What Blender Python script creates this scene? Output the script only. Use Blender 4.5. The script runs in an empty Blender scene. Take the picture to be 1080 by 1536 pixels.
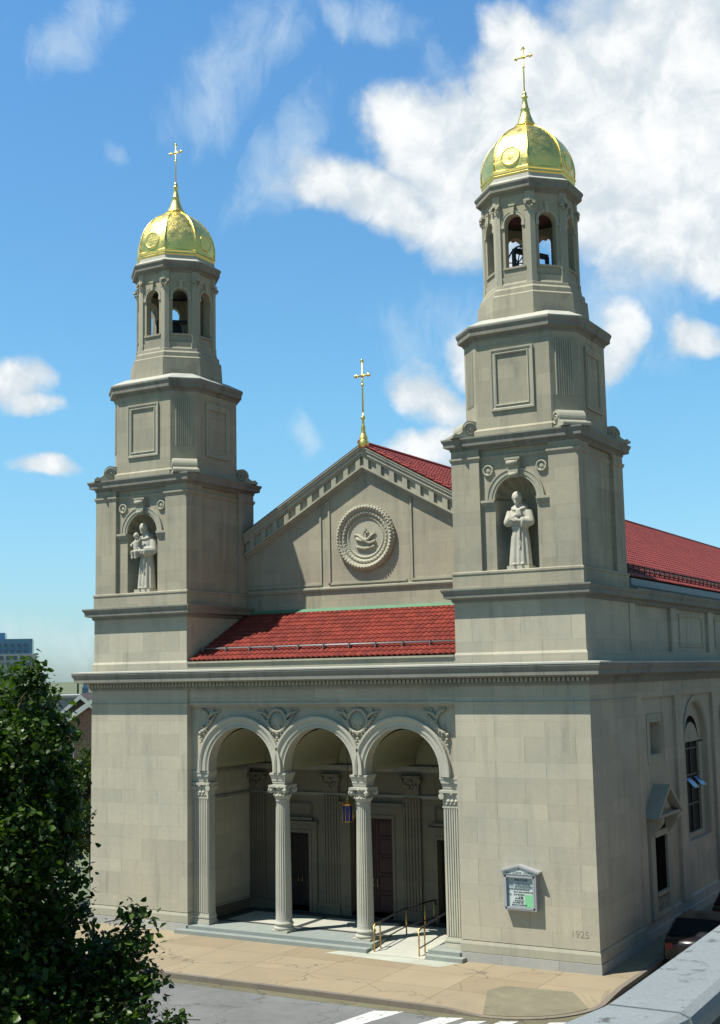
import bpy, bmesh, math, random
from mathutils import Vector, Matrix
from math import sin, cos, pi, radians, sqrt, atan2

random.seed(7)
C = bpy.context.scene.collection
S = bpy.context.scene

# ------------------------------------------------------------------ camera
cam = bpy.data.cameras.new('camera')
camo = bpy.data.objects.new('camera', cam)
C.objects.link(camo)
CAM = Vector((23.398, -37.468, 9.215))
yaw, pitch, roll = 0.5184, 0.12704, -0.01941
fwd = Vector((-sin(yaw) * cos(pitch), cos(yaw) * cos(pitch), sin(pitch)))
rt = Vector((cos(yaw), sin(yaw), 0))
up = rt.cross(fwd)
r2 = rt * cos(roll) + up * sin(roll)
u2 = -rt * sin(roll) + up * cos(roll)
M = Matrix((r2, u2, -fwd)).transposed().to_4x4()
M.translation = CAM
camo.matrix_world = M
cam.sensor_fit = 'VERTICAL'
cam.sensor_height = 24.0
cam.lens = 1896.9 / 1536 * 24.0
cam.clip_start = 0.1
cam.clip_end = 6000
S.camera = camo

# ------------------------------------------------------------------ light, sky, exposure
SUN = Vector((-0.87, -1.0, 2.55)).normalized()
S.view_settings.view_transform = 'Standard'
S.view_settings.look = 'None'
S.view_settings.exposure = 0.42
S.view_settings.gamma = 1.0
sl = bpy.data.lights.new('sun', 'SUN')
sl.energy = 5.0
sl.angle = radians(0.5)
sl.color = (1.0, 0.955, 0.855)
so = bpy.data.objects.new('sun', sl)
C.objects.link(so)
so.rotation_euler = SUN.to_track_quat('Z', 'Y').to_euler()
so.location = (-30, -30, 60)

W = bpy.data.worlds.new('World')
S.world = W
W.use_nodes = True


class NT:
    """small helper for building node trees"""
    def __init__(self, tree):
        self.t = tree
        tree.nodes.clear()

    def n(self, typ, **kw):
        nd = self.t.nodes.new(typ)
        for k, v in kw.items():
            setattr(nd, k, v)
        return nd

    def link(self, a, b):
        self.t.links.new(a, b)

    def put(self, sock, v):
        if hasattr(v, 'is_output') or isinstance(v, bpy.types.NodeSocket):
            self.link(v, sock)
        elif v is not None:
            if sock.type == 'RGBA' and len(v) == 3:
                v = (*v, 1)
            sock.default_value = v

    def math(self, op, a, b=None, c=None, clamp=False):
        nd = self.n('ShaderNodeMath', operation=op, use_clamp=clamp)
        self.put(nd.inputs[0], a)
        if b is not None:
            self.put(nd.inputs[1], b)
        if c is not None:
            self.put(nd.inputs[2], c)
        return nd.outputs[0]

    def vmath(self, op, a, b=None):
        nd = self.n('ShaderNodeVectorMath', operation=op)
        self.put(nd.inputs[0], a)
        if b is not None:
            self.put(nd.inputs[1], b)
        return nd.outputs[0]

    def mix(self, f, a, b, mode='MIX'):
        nd = self.n('ShaderNodeMix', data_type='RGBA', blend_type=mode)
        self.put(nd.inputs[0], f)
        self.put(nd.inputs[6], a)
        self.put(nd.inputs[7], b)
        return nd.outputs[2]

    def noise(self, vec, scale, detail=4, rough=0.55, dist=0.0):
        nd = self.n('ShaderNodeTexNoise')
        if vec is not None:
            self.link(vec, nd.inputs['Vector'])
        nd.inputs['Scale'].default_value = scale
        nd.inputs['Detail'].default_value = detail
        nd.inputs['Roughness'].default_value = rough
        nd.inputs['Distortion'].default_value = dist
        return nd.outputs['Fac']

    def maprange(self, v, a, b, c, d, smooth=False):
        nd = self.n('ShaderNodeMapRange')
        if smooth:
            nd.interpolation_type = 'SMOOTHSTEP'
        self.put(nd.inputs[0], v)
        for i, x in enumerate((a, b, c, d)):
            self.put(nd.inputs[i + 1], x)
        return nd.outputs[0]

    def comb(self, x, y, z):
        nd = self.n('ShaderNodeCombineXYZ')
        self.put(nd.inputs[0], x)
        self.put(nd.inputs[1], y)
        self.put(nd.inputs[2], z)
        return nd.outputs[0]


def build_world():
    t = NT(W.node_tree)
    sky = t.n('ShaderNodeTexSky', sky_type='NISHITA')
    sky.sun_disc = False
    sky.sun_elevation = math.asin(SUN.z)
    sky.sun_rotation = atan2(SUN.x, SUN.y) % (2 * pi)
    sky.altitude = 30
    sky.air_density = 1.0
    sky.dust_density = 0.6
    sky.ozone_density = 1.6
    tc = t.n('ShaderNodeTexCoord')
    d = tc.outputs['Generated']
    sep = t.n('ShaderNodeSeparateXYZ')
    t.link(d, sep.inputs[0])
    az = t.math('MULTIPLY', t.math('ARCTAN2', t.math('MULTIPLY', sep.outputs[0], -1.0), sep.outputs[1]), 180 / pi)
    el = t.math('MULTIPLY', t.math('ARCSINE', sep.outputs[2]), 180 / pi)
    ae = t.comb(az, el, 0.0)
    # domain-warped coordinates (degrees)
    w1 = t.n('ShaderNodeTexNoise')
    t.link(ae, w1.inputs['Vector'])
    w1.inputs['Scale'].default_value = 0.22
    w1.inputs['Detail'].default_value = 5
    warp = t.vmath('MULTIPLY', t.vmath('SUBTRACT', w1.outputs['Color'], (0.5, 0.5, 0.5)), (4.0, 3.0, 0.0))
    aew = t.vmath('ADD', ae, warp)
    sw = t.n('ShaderNodeSeparateXYZ')
    t.link(aew, sw.inputs[0])
    azw, elw = sw.outputs[0], sw.outputs[1]

    def blob(a0, e0, ra, re, rot=0.0, gain=1.0):
        x = t.math('SUBTRACT', azw, a0)
        y = t.math('SUBTRACT', elw, e0)
        c, s = cos(radians(rot)), sin(radians(rot))
        xr = t.math('ADD', t.math('MULTIPLY', x, c / ra), t.math('MULTIPLY', y, s / ra))
        yr = t.math('ADD', t.math('MULTIPLY', x, -s / re), t.math('MULTIPLY', y, c / re))
        q = t.math('ADD', t.math('MULTIPLY', xr, xr), t.math('MULTIPLY', yr, yr))
        return t.math('MULTIPLY', t.math('SUBTRACT', 1.0, q), gain)

    def union(lst):
        v = lst[0]
        for b in lst[1:]:
            v = t.math('MAXIMUM', v, b)
        return v
    puffs = union([blob(*b) for b in CLOUDS])
    thin = union([blob(*b) for b in WISPS])
    nz = t.noise(ae, 0.42, 9, 0.54, 0.2)
    nz2 = t.noise(ae, 0.16, 4, 0.5)
    fine = t.noise(ae, 1.5, 7, 0.6, 0.1)
    dens = t.math('ADD', puffs, t.math('ADD', t.math('MULTIPLY', t.math('SUBTRACT', nz, 0.5), 2.0), t.math('MULTIPLY', t.math('SUBTRACT', fine, 0.5), 0.55)))
    cover = t.maprange(dens, -0.28, 0.88, 0.0, 1.0, True)
    # thin streaky veil
    mp = t.n('ShaderNodeMapping')
    t.link(aew, mp.inputs[0])
    mp.inputs['Rotation'].default_value = (0, 0, radians(-40))
    mp.inputs['Scale'].default_value = (0.62, 0.34, 1)
    st = t.noise(mp.outputs[0], 0.8, 8, 0.60, 0.25)
    veil = t.math('MULTIPLY', t.maprange(t.math('ADD', thin, t.math('MULTIPLY', t.math('SUBTRACT', st, 0.5), 2.6)), -0.1, 1.7, 0.0, 1.0, True), 0.66)
    # light and grey inside the clouds
    shade = t.noise(aew, 0.42, 7, 0.6)
    lit = t.maprange(t.math('ADD', t.math('MULTIPLY', dens, 0.30), t.math('MULTIPLY', t.math('SUBTRACT', shade, 0.5), 2.2)), -0.10, 0.75, 0.0, 1.0, True)
    ccol = t.mix(lit, CLOUD_GREY, CLOUD_WHITE)
    vis = t.maprange(el, 0.0, 12.0, 0.0, 1.0)
    vis2 = t.maprange(el, 10.0, 30.0, 0.0, 1.0)
    tint = t.mix(vis2, t.mix(vis, SKY_LOW, SKY_MID), SKY_HIGH)
    skyc = t.mix(1.0, sky.outputs[0], tint, 'MULTIPLY')
    # sky dimmed overhead and away from the view, to cut fill on shaded walls
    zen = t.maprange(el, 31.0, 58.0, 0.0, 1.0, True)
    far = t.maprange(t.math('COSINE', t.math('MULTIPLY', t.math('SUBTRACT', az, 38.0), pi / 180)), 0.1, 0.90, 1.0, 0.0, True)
    dim = t.math('MAXIMUM', zen, far)
    a = t.mix(t.math('ADD', 0.05, t.math('MULTIPLY', veil, 0.95)), skyc, CLOUD_VEIL)
    b = t.mix(t.math('MULTIPLY', cover, 0.97), a, ccol)
    b = t.mix(1.0, b, t.mix(dim, (1.0, 1.0, 1.0), SKY_DIM), 'MULTIPLY')
    bg = t.n('ShaderNodeBackground')
    t.link(b, bg.inputs[0])
    bg.inputs[1].default_value = SKY_STRENGTH
    out = t.n('ShaderNodeOutputWorld')
    t.link(bg.outputs[0], out.inputs[0])


SKY_STRENGTH = 0.1
SKY_LOW = (0.66, 0.90, 1.12)
SKY_MID = (0.68, 1.19, 1.28)
SKY_HIGH = (0.54, 1.17, 1.50)
SKY_DIM = (0.44, 0.53, 0.51)  # dims the sky beyond the view to lower the fill
CLOUD_WHITE = (7.6, 7.7, 7.7)
CLOUD_GREY = (5.0, 5.6, 6.0)
CLOUD_VEIL = (5.4, 6.4, 7.0)
# azimuth (deg, positive to the left of +y), elevation, radii, tilt, gain
CLOUDS = [
    (25.2, 23.0, 4.3, 2.8, 25, 1.4), (29.3, 21.6, 4.3, 1.6, 12, 1.2), (27.4, 20.6, 2.6, 1.6, 30, 1.1), (21.0, 24.5, 4.5, 3.6, 0, 1.5), (15.0, 25.5, 6.0, 4.6, 0, 1.5),
    (15.5, 21.0, 6.0, 4.0, 0, 1.5), (24.6, 19.8, 3.2, 2.2, 30, 1.2), (14.2, 18.6, 4.6, 2.4, -10, 1.2),
    (21.6, 27.2, 2.2, 1.4, 40), (8.0, 24.0, 6.0, 6.0, 0), (2.0, 18.0, 5.0, 3.0, 0),
    (26.2, 12.4, 2.4, 1.3, 25), (25.5, 10.3, 3.4, 1.0, 0), (23.4, 13.6, 2.0, 1.5, 0),
    (17.8, 14.3, 0.9, 2.0, 0, 0.9), (14.6, 14.5, 1.7, 0.9, 0, 1.2), (27.6, 9.6, 1.4, 0.7, 0, 0.7),
    (44.9, 13.0, 2.2, 1.2, -18, 1.2), (43.9, 12.3, 1.8, 0.6, 0), (43.7, 9.25, 1.8, 0.62, 6), (47.5, 11.0, 1.6, 1.0, 0),
    (60.0, 20.0, 9.0, 4.0, 10), (75.0, 12.0, 7.0, 3.0, 0), (-20.0, 20.0, 12.0, 6.0, 0), (-50.0, 30.0, 14.0, 7.0, 0),
    (100.0, 30.0, 12.0, 6.0, 0), (150.0, 25.0, 16.0, 7.0, 0), (-110.0, 24.0, 18.0, 7.0, 0),
]
WISPS = [
    (35.0, 26.8, 4.8, 1.9, -42, 0.85), (33.0, 23.2, 4.0, 1.4, -52, 0.9), (42.0, 28.2, 3.4, 1.3, -35), (29.0, 28.6, 3.6, 1.2, 10), (25.6, 26.6, 0.8, 1.6, -20, 0.7),
    (40.9, 23.2, 0.9, 0.5, 20, 0.6), (15.0, 24.0, 9.0, 7.0, 0, 1.2), (18.0, 15.5, 4.5, 3.5, 0, 0.8), (32.6, 10.8, 0.8, 1.2, -30, 0.7),
    (26.0, 15.0, 3.0, 2.4, 0, 0.6), (44.0, 1.6, 12.0, 1.2, 0, 0.7), (60.0, 30.0, 14.0, 9.0, 0), (-30.0, 30.0, 20.0, 12.0, 0),
]
build_world()


# ------------------------------------------------------------------ materials
def new_mat(name):
    m = bpy.data.materials.new(name)
    m.use_nodes = True
    return m, NT(m.node_tree)


def finish(t, col, rough=0.8, metal=0.0, bump=None, bstr=0.2, bdist=0.02, spec=0.3):
    b = t.n('ShaderNodeBsdfPrincipled')
    t.put(b.inputs['Base Color'], col)
    t.put(b.inputs['Roughness'], rough)
    t.put(b.inputs['Metallic'], metal)
    t.put(b.inputs['Specular IOR Level'], spec)
    if bump is not None:
        bn = t.n('ShaderNodeBump')
        bn.inputs['Strength'].default_value = bstr
        bn.inputs['Distance'].default_value = bdist
        t.link(bump, bn.inputs['Height'])
        t.link(bn.outputs[0], b.inputs['Normal'])
    o = t.n('ShaderNodeOutputMaterial')
    t.link(b.outputs[0], o.inputs[0])
    return b


def face_uv(t):
    """wall coordinates in metres: along the wall, up"""
    g = t.n('ShaderNodeNewGeometry')
    p = t.n('ShaderNodeSeparateXYZ')
    t.link(g.outputs['Position'], p.inputs[0])
    nn = t.n('ShaderNodeSeparateXYZ')
    t.link(g.outputs['True Normal'], nn.inputs[0])
    side = t.math('GREATER_THAN', t.math('ABSOLUTE', nn.outputs[0]), t.math('ABSOLUTE', nn.outputs[1]))
    a = t.math('MULTIPLY', p.outputs[0], t.math('SUBTRACT', 1.0, side))
    b = t.math('MULTIPLY', p.outputs[1], side)
    return g, t.math('ADD', a, b), p.outputs[2], p


def stone_mat(name, base, blocks=True, dirt=0.42, bw=1.7, rh=0.635, tone=0.085, warm=0.5):
    m, t = new_mat(name)
    g, u, z, p = face_uv(t)
    pos = g.outputs['Position']
    dark = tuple(c * (1 - tone) for c in base)
    lite = (base[0] * (1 + tone), base[1] * (1 + tone * 0.95), base[2] * (1 + tone * 0.75))
    big = t.noise(pos, 0.35, 5, 0.6)
    fine = t.noise(pos, 5.0, 9, 0.74)
    if blocks:
        # alternating tall and low courses
        q = t.math('DIVIDE', z, rh * 2)
        fl = t.math('FLOOR', q)
        fr = t.math('SUBTRACT', q, fl)
        hi = t.math('GREATER_THAN', fr, 0.62)
        ra = t.math('DIVIDE', fr, 0.62)
        rb = t.math('ADD', t.math('DIVIDE', t.math('SUBTRACT', fr, 0.62), 0.38), 1.0)
        row = t.math('ADD', t.math('MULTIPLY', fl, 2.0), t.math('ADD', t.math('MULTIPLY', ra, t.math('SUBTRACT', 1.0, hi)), t.math('MULTIPLY', rb, hi)))
        br = t.n('ShaderNodeTexBrick')
        t.link(t.comb(t.math('DIVIDE', u, bw), row, 0.0), br.inputs['Vector'])
        br.offset = 0.42
        br.inputs['Color1'].default_value = (*dark, 1)
        br.inputs['Color2'].default_value = (*lite, 1)
        br.inputs['Mortar'].default_value = (*[c * 0.66 for c in base], 1)
        br.inputs['Scale'].default_value = 1.0
        br.inputs['Mortar Size'].default_value = 0.007
        br.inputs['Mortar Smooth'].default_value = 0.8
        br.inputs['Brick Width'].default_value = 1.0
        br.inputs['Row Height'].default_value = 1.0
        col = br.outputs['Color']
    else:
        col = t.mix(big, dark, lite)
    col = t.mix(1.0, col, t.mix(t.maprange(big, 0.3, 0.7, 0, 1), (0.88, 0.90, 0.92), (1.08, 1.06, 1.0)), 'MULTIPLY')
    col = t.mix(1.0, col, t.mix(fine, (0.84, 0.84, 0.85), (1.15, 1.15, 1.14)), 'MULTIPLY')
    # rain streaks and soot, uneven
    sx = t.comb(t.math('MULTIPLY', u, 2.6), t.math('MULTIPLY', z, 0.22), t.math('MULTIPLY', p.outputs[1], 0.3))
    streak = t.maprange(t.noise(sx, 1.0, 6, 0.62), 0.46, 0.74, 0, 1, True)
    soot = t.math('MULTIPLY', streak, t.maprange(t.noise(pos, 0.8, 4, 0.6), 0.4, 0.7, 0.2, 1.0))
    col = t.mix(t.math('MULTIPLY', soot, dirt), col, (0.09, 0.088, 0.08))
    finish(t, col, 0.88, 0, t.noise(pos, 26.0, 6, 0.7), 0.25, 0.012, 0.2)
    return m


def plain_mat(name, col, rough=0.6, metal=0.0, var=0.12, scale=6.0, spec=0.4, bstr=0.1):
    m, t = new_mat(name)
    g = t.n('ShaderNodeNewGeometry')
    nz = t.noise(g.outputs['Position'], scale, 5, 0.6)
    c = t.mix(nz, tuple(x * (1 - var) for x in col), tuple(x * (1 + var) for x in col))
    finish(t, c, rough, metal, nz, bstr, 0.01, spec)
    return m


STONE = (0.45, 0.42, 0.337)
m_stone = stone_mat('limestone_ashlar', STONE)
m_upper = stone_mat('limestone_ashlar_weathered', (0.375, 0.346, 0.268), dirt=0.5, bw=1.3, rh=0.6, tone=0.075)
m_trim = stone_mat('limestone_trim', (0.388, 0.374, 0.30), blocks=False, dirt=0.45)
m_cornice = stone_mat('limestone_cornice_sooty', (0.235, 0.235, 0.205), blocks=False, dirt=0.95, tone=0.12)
m_column = stone_mat('limestone_columns', (0.455, 0.445, 0.38), blocks=False, dirt=0.12)
m_slope = stone_mat('pale_stone', (0.44, 0.435, 0.39), blocks=False, dirt=0.15)  # paler stone for the slopes, dome drums and cornice coping
m_statue = stone_mat('limestone_statue', (0.47, 0.45, 0.385), blocks=False, dirt=0.25)
m_porch = stone_mat('limestone_porch_shaded', (0.165, 0.145, 0.11), dirt=0.3, bw=1.3, rh=0.55)  # same limestone, its colour darkened for the shade inside the porch
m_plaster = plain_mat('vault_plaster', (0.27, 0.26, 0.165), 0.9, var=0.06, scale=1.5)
m_plinth = stone_mat('granite_plinth', (0.40, 0.40, 0.38), dirt=0.3, bw=1.9, rh=3.0)
m_floor = stone_mat('porch_floor_marble', (0.42, 0.42, 0.37), blocks=False, dirt=0.15)
m_floordark = plain_mat('porch_floor_dark', (0.05, 0.055, 0.055), 0.5)
m_step = stone_mat('granite_step', (0.26, 0.29, 0.275), blocks=False, dirt=0.2)
m_door = plain_mat('door_paint_dark_red', (0.045, 0.012, 0.011), 0.55, var=0.3, scale=2)
m_brown = plain_mat('door_paint_dark_brown', (0.020, 0.013, 0.011), 0.55, var=0.3, scale=2)
m_iron = plain_mat('dark_iron', (0.018, 0.018, 0.02), 0.5, spec=0.5)
m_brass = plain_mat('brass', (0.62, 0.40, 0.13), 0.38, 1.0, var=0.2)
m_bell = plain_mat('bell_bronze', (0.03, 0.032, 0.035), 0.5, 0.3)
m_glassdark = plain_mat('window_glass_dark', (0.010, 0.012, 0.014), 0.6, spec=0.10, var=0.3, scale=3)
m_palepane = plain_mat('pale_frosted_pane', (0.36, 0.35, 0.31), 0.6, var=0.08, scale=3)
m_dark = plain_mat('dark_wood', (0.012, 0.011, 0.010), 1.0, spec=0.0, var=0.3)
m_blue = plain_mat('blue_lantern_glass', (0.012, 0.014, 0.16), 0.2, spec=0.6)
m_bluesash = plain_mat('blue_sash_glass', (0.06, 0.14, 0.40), 0.15, spec=0.6)
m_copper = plain_mat('green_copper_flashing', (0.10, 0.21, 0.125), 0.7, var=0.25, scale=3)
m_gutter = plain_mat('blue_grey_gutter', (0.20, 0.27, 0.30), 0.6, var=0.2, scale=2)
m_steel = plain_mat('pipe_steel', (0.25, 0.25, 0.255), 0.55, 0.5)
m_white = plain_mat('white_paint', (0.75, 0.76, 0.72), 0.6, var=0.05)
m_alu = plain_mat('grey_aluminium', (0.42, 0.43, 0.45), 0.45, 0.3, var=0.06)
m_signback = plain_mat('sign_blue_grey_board', (0.36, 0.46, 0.48), 0.5, var=0.06)
m_signpaper = plain_mat('sign_pale_board', (0.55, 0.62, 0.60), 0.6, var=0.05)
m_signgreen = plain_mat('sign_green_notice', (0.22, 0.56, 0.30), 0.6, var=0.05)
m_ink = plain_mat('black_letters', (0.02, 0.022, 0.025), 0.6)
m_carve = stone_mat('carved_letters', (0.31, 0.29, 0.235), blocks=False, dirt=0.1)
m_bark = plain_mat('bark', (0.06, 0.045, 0.032), 0.9, var=0.4, scale=12, bstr=0.6)


def worn_paint():
    m, t = new_mat('worn_white_road_paint')
    g = t.n('ShaderNodeNewGeometry')
    P = g.outputs['Position']
    w_ = t.maprange(t.noise(P, 5.5, 8, 0.72), 0.50, 0.64, 0.0, 0.85, True)
    c = t.mix(w_, (0.58, 0.58, 0.55), (0.18, 0.18, 0.175))
    finish(t, c, 0.85, 0, t.noise(P, 50, 3), 0.2, 0.01, 0.2)
    return m


m_paintline = worn_paint()
m_kerb = stone_mat('kerb_granite', (0.21, 0.18, 0.145), blocks=True, dirt=0.4, bw=2.2, rh=2.0)
m_brickroof = plain_mat('grey_roof_felt', (0.33, 0.33, 0.33), 0.8, var=0.08)
m_tyre = plain_mat('tyre_rubber', (0.015, 0.015, 0.015), 0.85)
m_carred = plain_mat('dark_car_paint', (0.012, 0.008, 0.010), 0.25, spec=0.6)
m_carblk = plain_mat('black_car_paint', (0.008, 0.009, 0.011), 0.25, spec=0.6)
m_tail = plain_mat('red_lamp', (0.18, 0.01, 0.01), 0.3)
m_lens = plain_mat('clear_lamp', (0.5, 0.5, 0.5), 0.2)


def parapet_mat():
    m, t = new_mat('parapet_coping_stone')
    g = t.n('ShaderNodeNewGeometry')
    P = g.outputs['Position']
    n1 = t.noise(P, 1.4, 6, 0.62)
    n2 = t.noise(P, 38, 6, 0.7)
    n3 = t.noise(P, 7.0, 7, 0.72)
    c = t.mix(n1, (0.17, 0.195, 0.205), (0.27, 0.295, 0.30))
    c = t.mix(1.0, c, t.mix(n2, (0.75, 0.75, 0.75), (1.22, 1.22, 1.22)), 'MULTIPLY')
    c = t.mix(t.maprange(n3, 0.55, 0.66, 0.0, 0.8, True), c, (0.06, 0.062, 0.06))
    finish(t, c, 0.9, 0, n2, 0.5, 0.01, 0.2)
    return m


m_parapet = parapet_mat()
m_parapetwall = stone_mat('parapet_wall_stone', (0.07, 0.075, 0.08), blocks=True, dirt=0.6)
m_gravel = plain_mat('roof_gravel', (0.2, 0.2, 0.19), 0.9, var=0.4, scale=40)


def gold_mat():
    m, t = new_mat('gold_leaf')
    g = t.n('ShaderNodeNewGeometry')
    p = g.outputs['Position']
    sep = t.n('ShaderNodeSeparateXYZ')
    t.link(p, sep.inputs[0])
    br = t.n('ShaderNodeTexBrick')
    ang = t.math('ADD', sep.outputs[0], sep.outputs[1])
    t.link(t.comb(ang, sep.outputs[2], 0.0), br.inputs['Vector'])
    br.inputs['Color1'].default_value = (0.4, 0.4, 0.4, 1)
    br.inputs['Color2'].default_value = (0.6, 0.6, 0.6, 1)
    br.inputs['Mortar'].default_value = (0.2, 0.2, 0.2, 1)
    br.inputs['Scale'].default_value = 1.0
    br.inputs['Mortar Size'].default_value = 0.004
    br.inputs['Brick Width'].default_value = 0.16
    br.inputs['Row Height'].default_value = 0.12
    nz = t.noise(p, 5.0, 4, 0.6)
    col = t.mix(nz, (0.98, 0.72, 0.19), (1.0, 0.83, 0.30))
    rgh = t.maprange(nz, 0.3, 0.7, 0.26, 0.46)
    h = t.math('ADD', t.math('MULTIPLY', br.outputs['Color'], 0.35), nz)
    finish(t, col, rgh, 1.0, h, 0.4, 0.02)
    return m


m_gold = gold_mat()


def tile_mat(name, base):
    m, t = new_mat(name)
    g = t.n('ShaderNodeNewGeometry')
    r = g.outputs['Random Per Island']
    nz = t.noise(g.outputs['Position'], 0.7, 4, 0.6)
    c1 = t.mix(r, (base[0] * .78, base[1] * .74, base[2] * .8), (base[0] * 1.25, base[1] * 1.25, base[2] * 1.15))
    c2 = t.mix(1.0, c1, t.mix(nz, (0.8, 0.85, 0.9), (1.2, 1.12, 1.05)), 'MULTIPLY')
    finish(t, c2, 0.62, 0, t.noise(g.outputs['Position'], 30, 3), 0.15, 0.01, 0.35)
    return m


m_tile = tile_mat('red_clay_tile', (0.20, 0.032, 0.022))
m_tile2 = tile_mat('red_clay_tile_nave', (0.22, 0.039, 0.031))
m_tilebase = plain_mat('roof_underlay_red', (0.10, 0.018, 0.014), 0.9)


def sidewalk_mat():
    m, t = new_mat('tan_pavement')
    g = t.n('ShaderNodeNewGeometry')
    p = t.n('ShaderNodeSeparateXYZ')
    t.link(g.outputs['Position'], p.inputs[0])
    br = t.n('ShaderNodeTexBrick')
    br.offset = 0.0
    t.link(t.comb(t.math('ADD', p.outputs[0], 0.35), t.math('ADD', p.outputs[1], 0.02), 0.0), br.inputs['Vector'])
    br.inputs['Color1'].default_value = (0.265, 0.215, 0.143, 1)
    br.inputs['Color2'].default_value = (0.31, 0.255, 0.172, 1)
    br.inputs['Mortar'].default_value = (0.15, 0.12, 0.08, 1)
    br.inputs['Scale'].default_value = 1.0
    br.inputs['Mortar Size'].default_value = 0.014
    br.inputs['Mortar Smooth'].default_value = 0.4
    br.inputs['Brick Width'].default_value = 2.3
    br.inputs['Row Height'].default_value = 1.72
    n1 = t.noise(g.outputs['Position'], 0.6, 6, 0.62)
    n2 = t.noise(g.outputs['Position'], 14, 5, 0.7)
    c = t.mix(1.0, br.outputs['Color'], t.mix(n1, (0.80, 0.82, 0.86), (1.16, 1.14, 1.10)), 'MULTIPLY')
    c = t.mix(1.0, c, t.mix(n2, (0.88, 0.88, 0.88), (1.1, 1.1, 1.1)), 'MULTIPLY')
    n3 = t.maprange(t.noise(g.outputs['Position'], 2.3, 5, 0.7), 0.62, 0.75, 0, 0.35, True)
    c = t.mix(n3, c, (0.14, 0.12, 0.09))
    vo = t.n('ShaderNodeTexVoronoi', feature='DISTANCE_TO_EDGE')
    nwp = t.n('ShaderNodeTexNoise')
    t.link(g.outputs['Position'], nwp.inputs['Vector'])
    nwp.inputs['Scale'].default_value = 1.1
    nwp.inputs['Detail'].default_value = 6
    t.link(t.vmath('ADD', g.outputs['Position'], t.vmath('MULTIPLY', nwp.outputs['Color'], (2.2, 2.2, 0.0))), vo.inputs['Vector'])
    vo.inputs['Scale'].default_value = 0.2
    c = t.mix(t.maprange(vo.outputs['Distance'], 0.0, 0.006, 0.65, 0.0), c, (0.06, 0.05, 0.04))
    finish(t, c, 0.9, 0, n2, 0.2, 0.01, 0.2)
    return m


def asphalt_mat(name, base, crack=0.5):
    m, t = new_mat(name)
    g = t.n('ShaderNodeNewGeometry')
    P = g.outputs['Position']
    n1 = t.noise(P, 0.45, 6, 0.6)
    n2 = t.noise(P, 60, 3, 0.7)
    n1 = t.math('ADD', t.math('MULTIPLY', n1, 0.6), t.math('MULTIPLY', t.noise(P, 2.6, 6, 0.66), 0.4))
    c = t.mix(t.maprange(n1, 0.3, 0.7, 0.0, 1.0), tuple(x * 0.72 for x in base), tuple(x * 1.2 for x in base))
    c = t.mix(1.0, c, t.mix(n2, (0.75, 0.75, 0.75), (1.22, 1.22, 1.22)), 'MULTIPLY')
    vo = t.n('ShaderNodeTexVoronoi', feature='DISTANCE_TO_EDGE')
    nwp = t.n('ShaderNodeTexNoise')
    t.link(P, nwp.inputs['Vector'])
    nwp.inputs['Scale'].default_value = 1.3
    nwp.inputs['Detail'].default_value = 5
    wv = t.vmath('ADD', P, t.vmath('MULTIPLY', nwp.outputs['Color'], (1.6, 1.6, 0.0)))
    t.link(wv, vo.inputs['Vector'])
    vo.inputs['Scale'].default_value = 0.28
    ck = t.math('MULTIPLY', t.maprange(vo.outputs['Distance'], 0.0, 0.012, 1.0, 0.0), crack)
    c = t.mix(ck, c, (0.05, 0.05, 0.05))
    finish(t, c, 0.92, 0, n2, 0.3, 0.01, 0.2)
    return m


m_walk = sidewalk_mat()
m_road = asphalt_mat('grey_asphalt', (0.17, 0.172, 0.168))
m_gutterstrip = asphalt_mat('gutter_concrete', (0.15, 0.14, 0.09), 0.8)
m_pad = asphalt_mat('pale_concrete', (0.40, 0.41, 0.345), 0.0)
m_patch = asphalt_mat('grey_concrete_patch', (0.20, 0.183, 0.125), 0.3)
m_ground = plain_mat('far_ground', (0.12, 0.14, 0.08), 0.95, var=0.3, scale=0.05)


def leaf_mat(name, c0, c1, trans=0.35):
    m, t = new_mat(name)
    g = t.n('ShaderNodeNewGeometry')
    r = g.outputs['Random Per Island']
    col = t.mix(r, c0, c1)
    b = t.n('ShaderNodeBsdfPrincipled')
    t.link(col, b.inputs['Base Color'])
    b.inputs['Roughness'].default_value = 0.42
    b.inputs['Specular IOR Level'].default_value = 0.35
    tr = t.n('ShaderNodeBsdfTranslucent')
    t.link(t.mix(1.0, col, (1.5, 1.7, 0.5), 'MULTIPLY'), tr.inputs[0])
    mx = t.n('ShaderNodeMixShader')
    mx.inputs[0].default_value = trans
    t.link(b.outputs[0], mx.inputs[1])
    t.link(tr.outputs[0], mx.inputs[2])
    o = t.n('ShaderNodeOutputMaterial')
    t.link(mx.outputs[0], o.inputs[0])
    return m


m_leaf = leaf_mat('green_leaves', (0.013, 0.034, 0.005), (0.070, 0.125, 0.016), 0.28)
m_leaf2 = leaf_mat('olive_leaves', (0.03, 0.055, 0.012), (0.075, 0.105, 0.025))


def brick_mat(name, c1, c2, mortar):
    m, t = new_mat(name)
    g, u, z, p = face_uv(t)
    br = t.n('ShaderNodeTexBrick')
    t.link(t.comb(u, z, 0.0), br.inputs['Vector'])
    br.inputs['Color1'].default_value = (*c1, 1)
    br.inputs['Color2'].default_value = (*c2, 1)
    br.inputs['Mortar'].default_value = (*mortar, 1)
    br.inputs['Scale'].default_value = 1.0
    br.inputs['Mortar Size'].default_value = 0.012
    br.inputs['Brick Width'].default_value = 0.24
    br.inputs['Row Height'].default_value = 0.085
    finish(t, br.outputs['Color'], 0.9)
    return m


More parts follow.
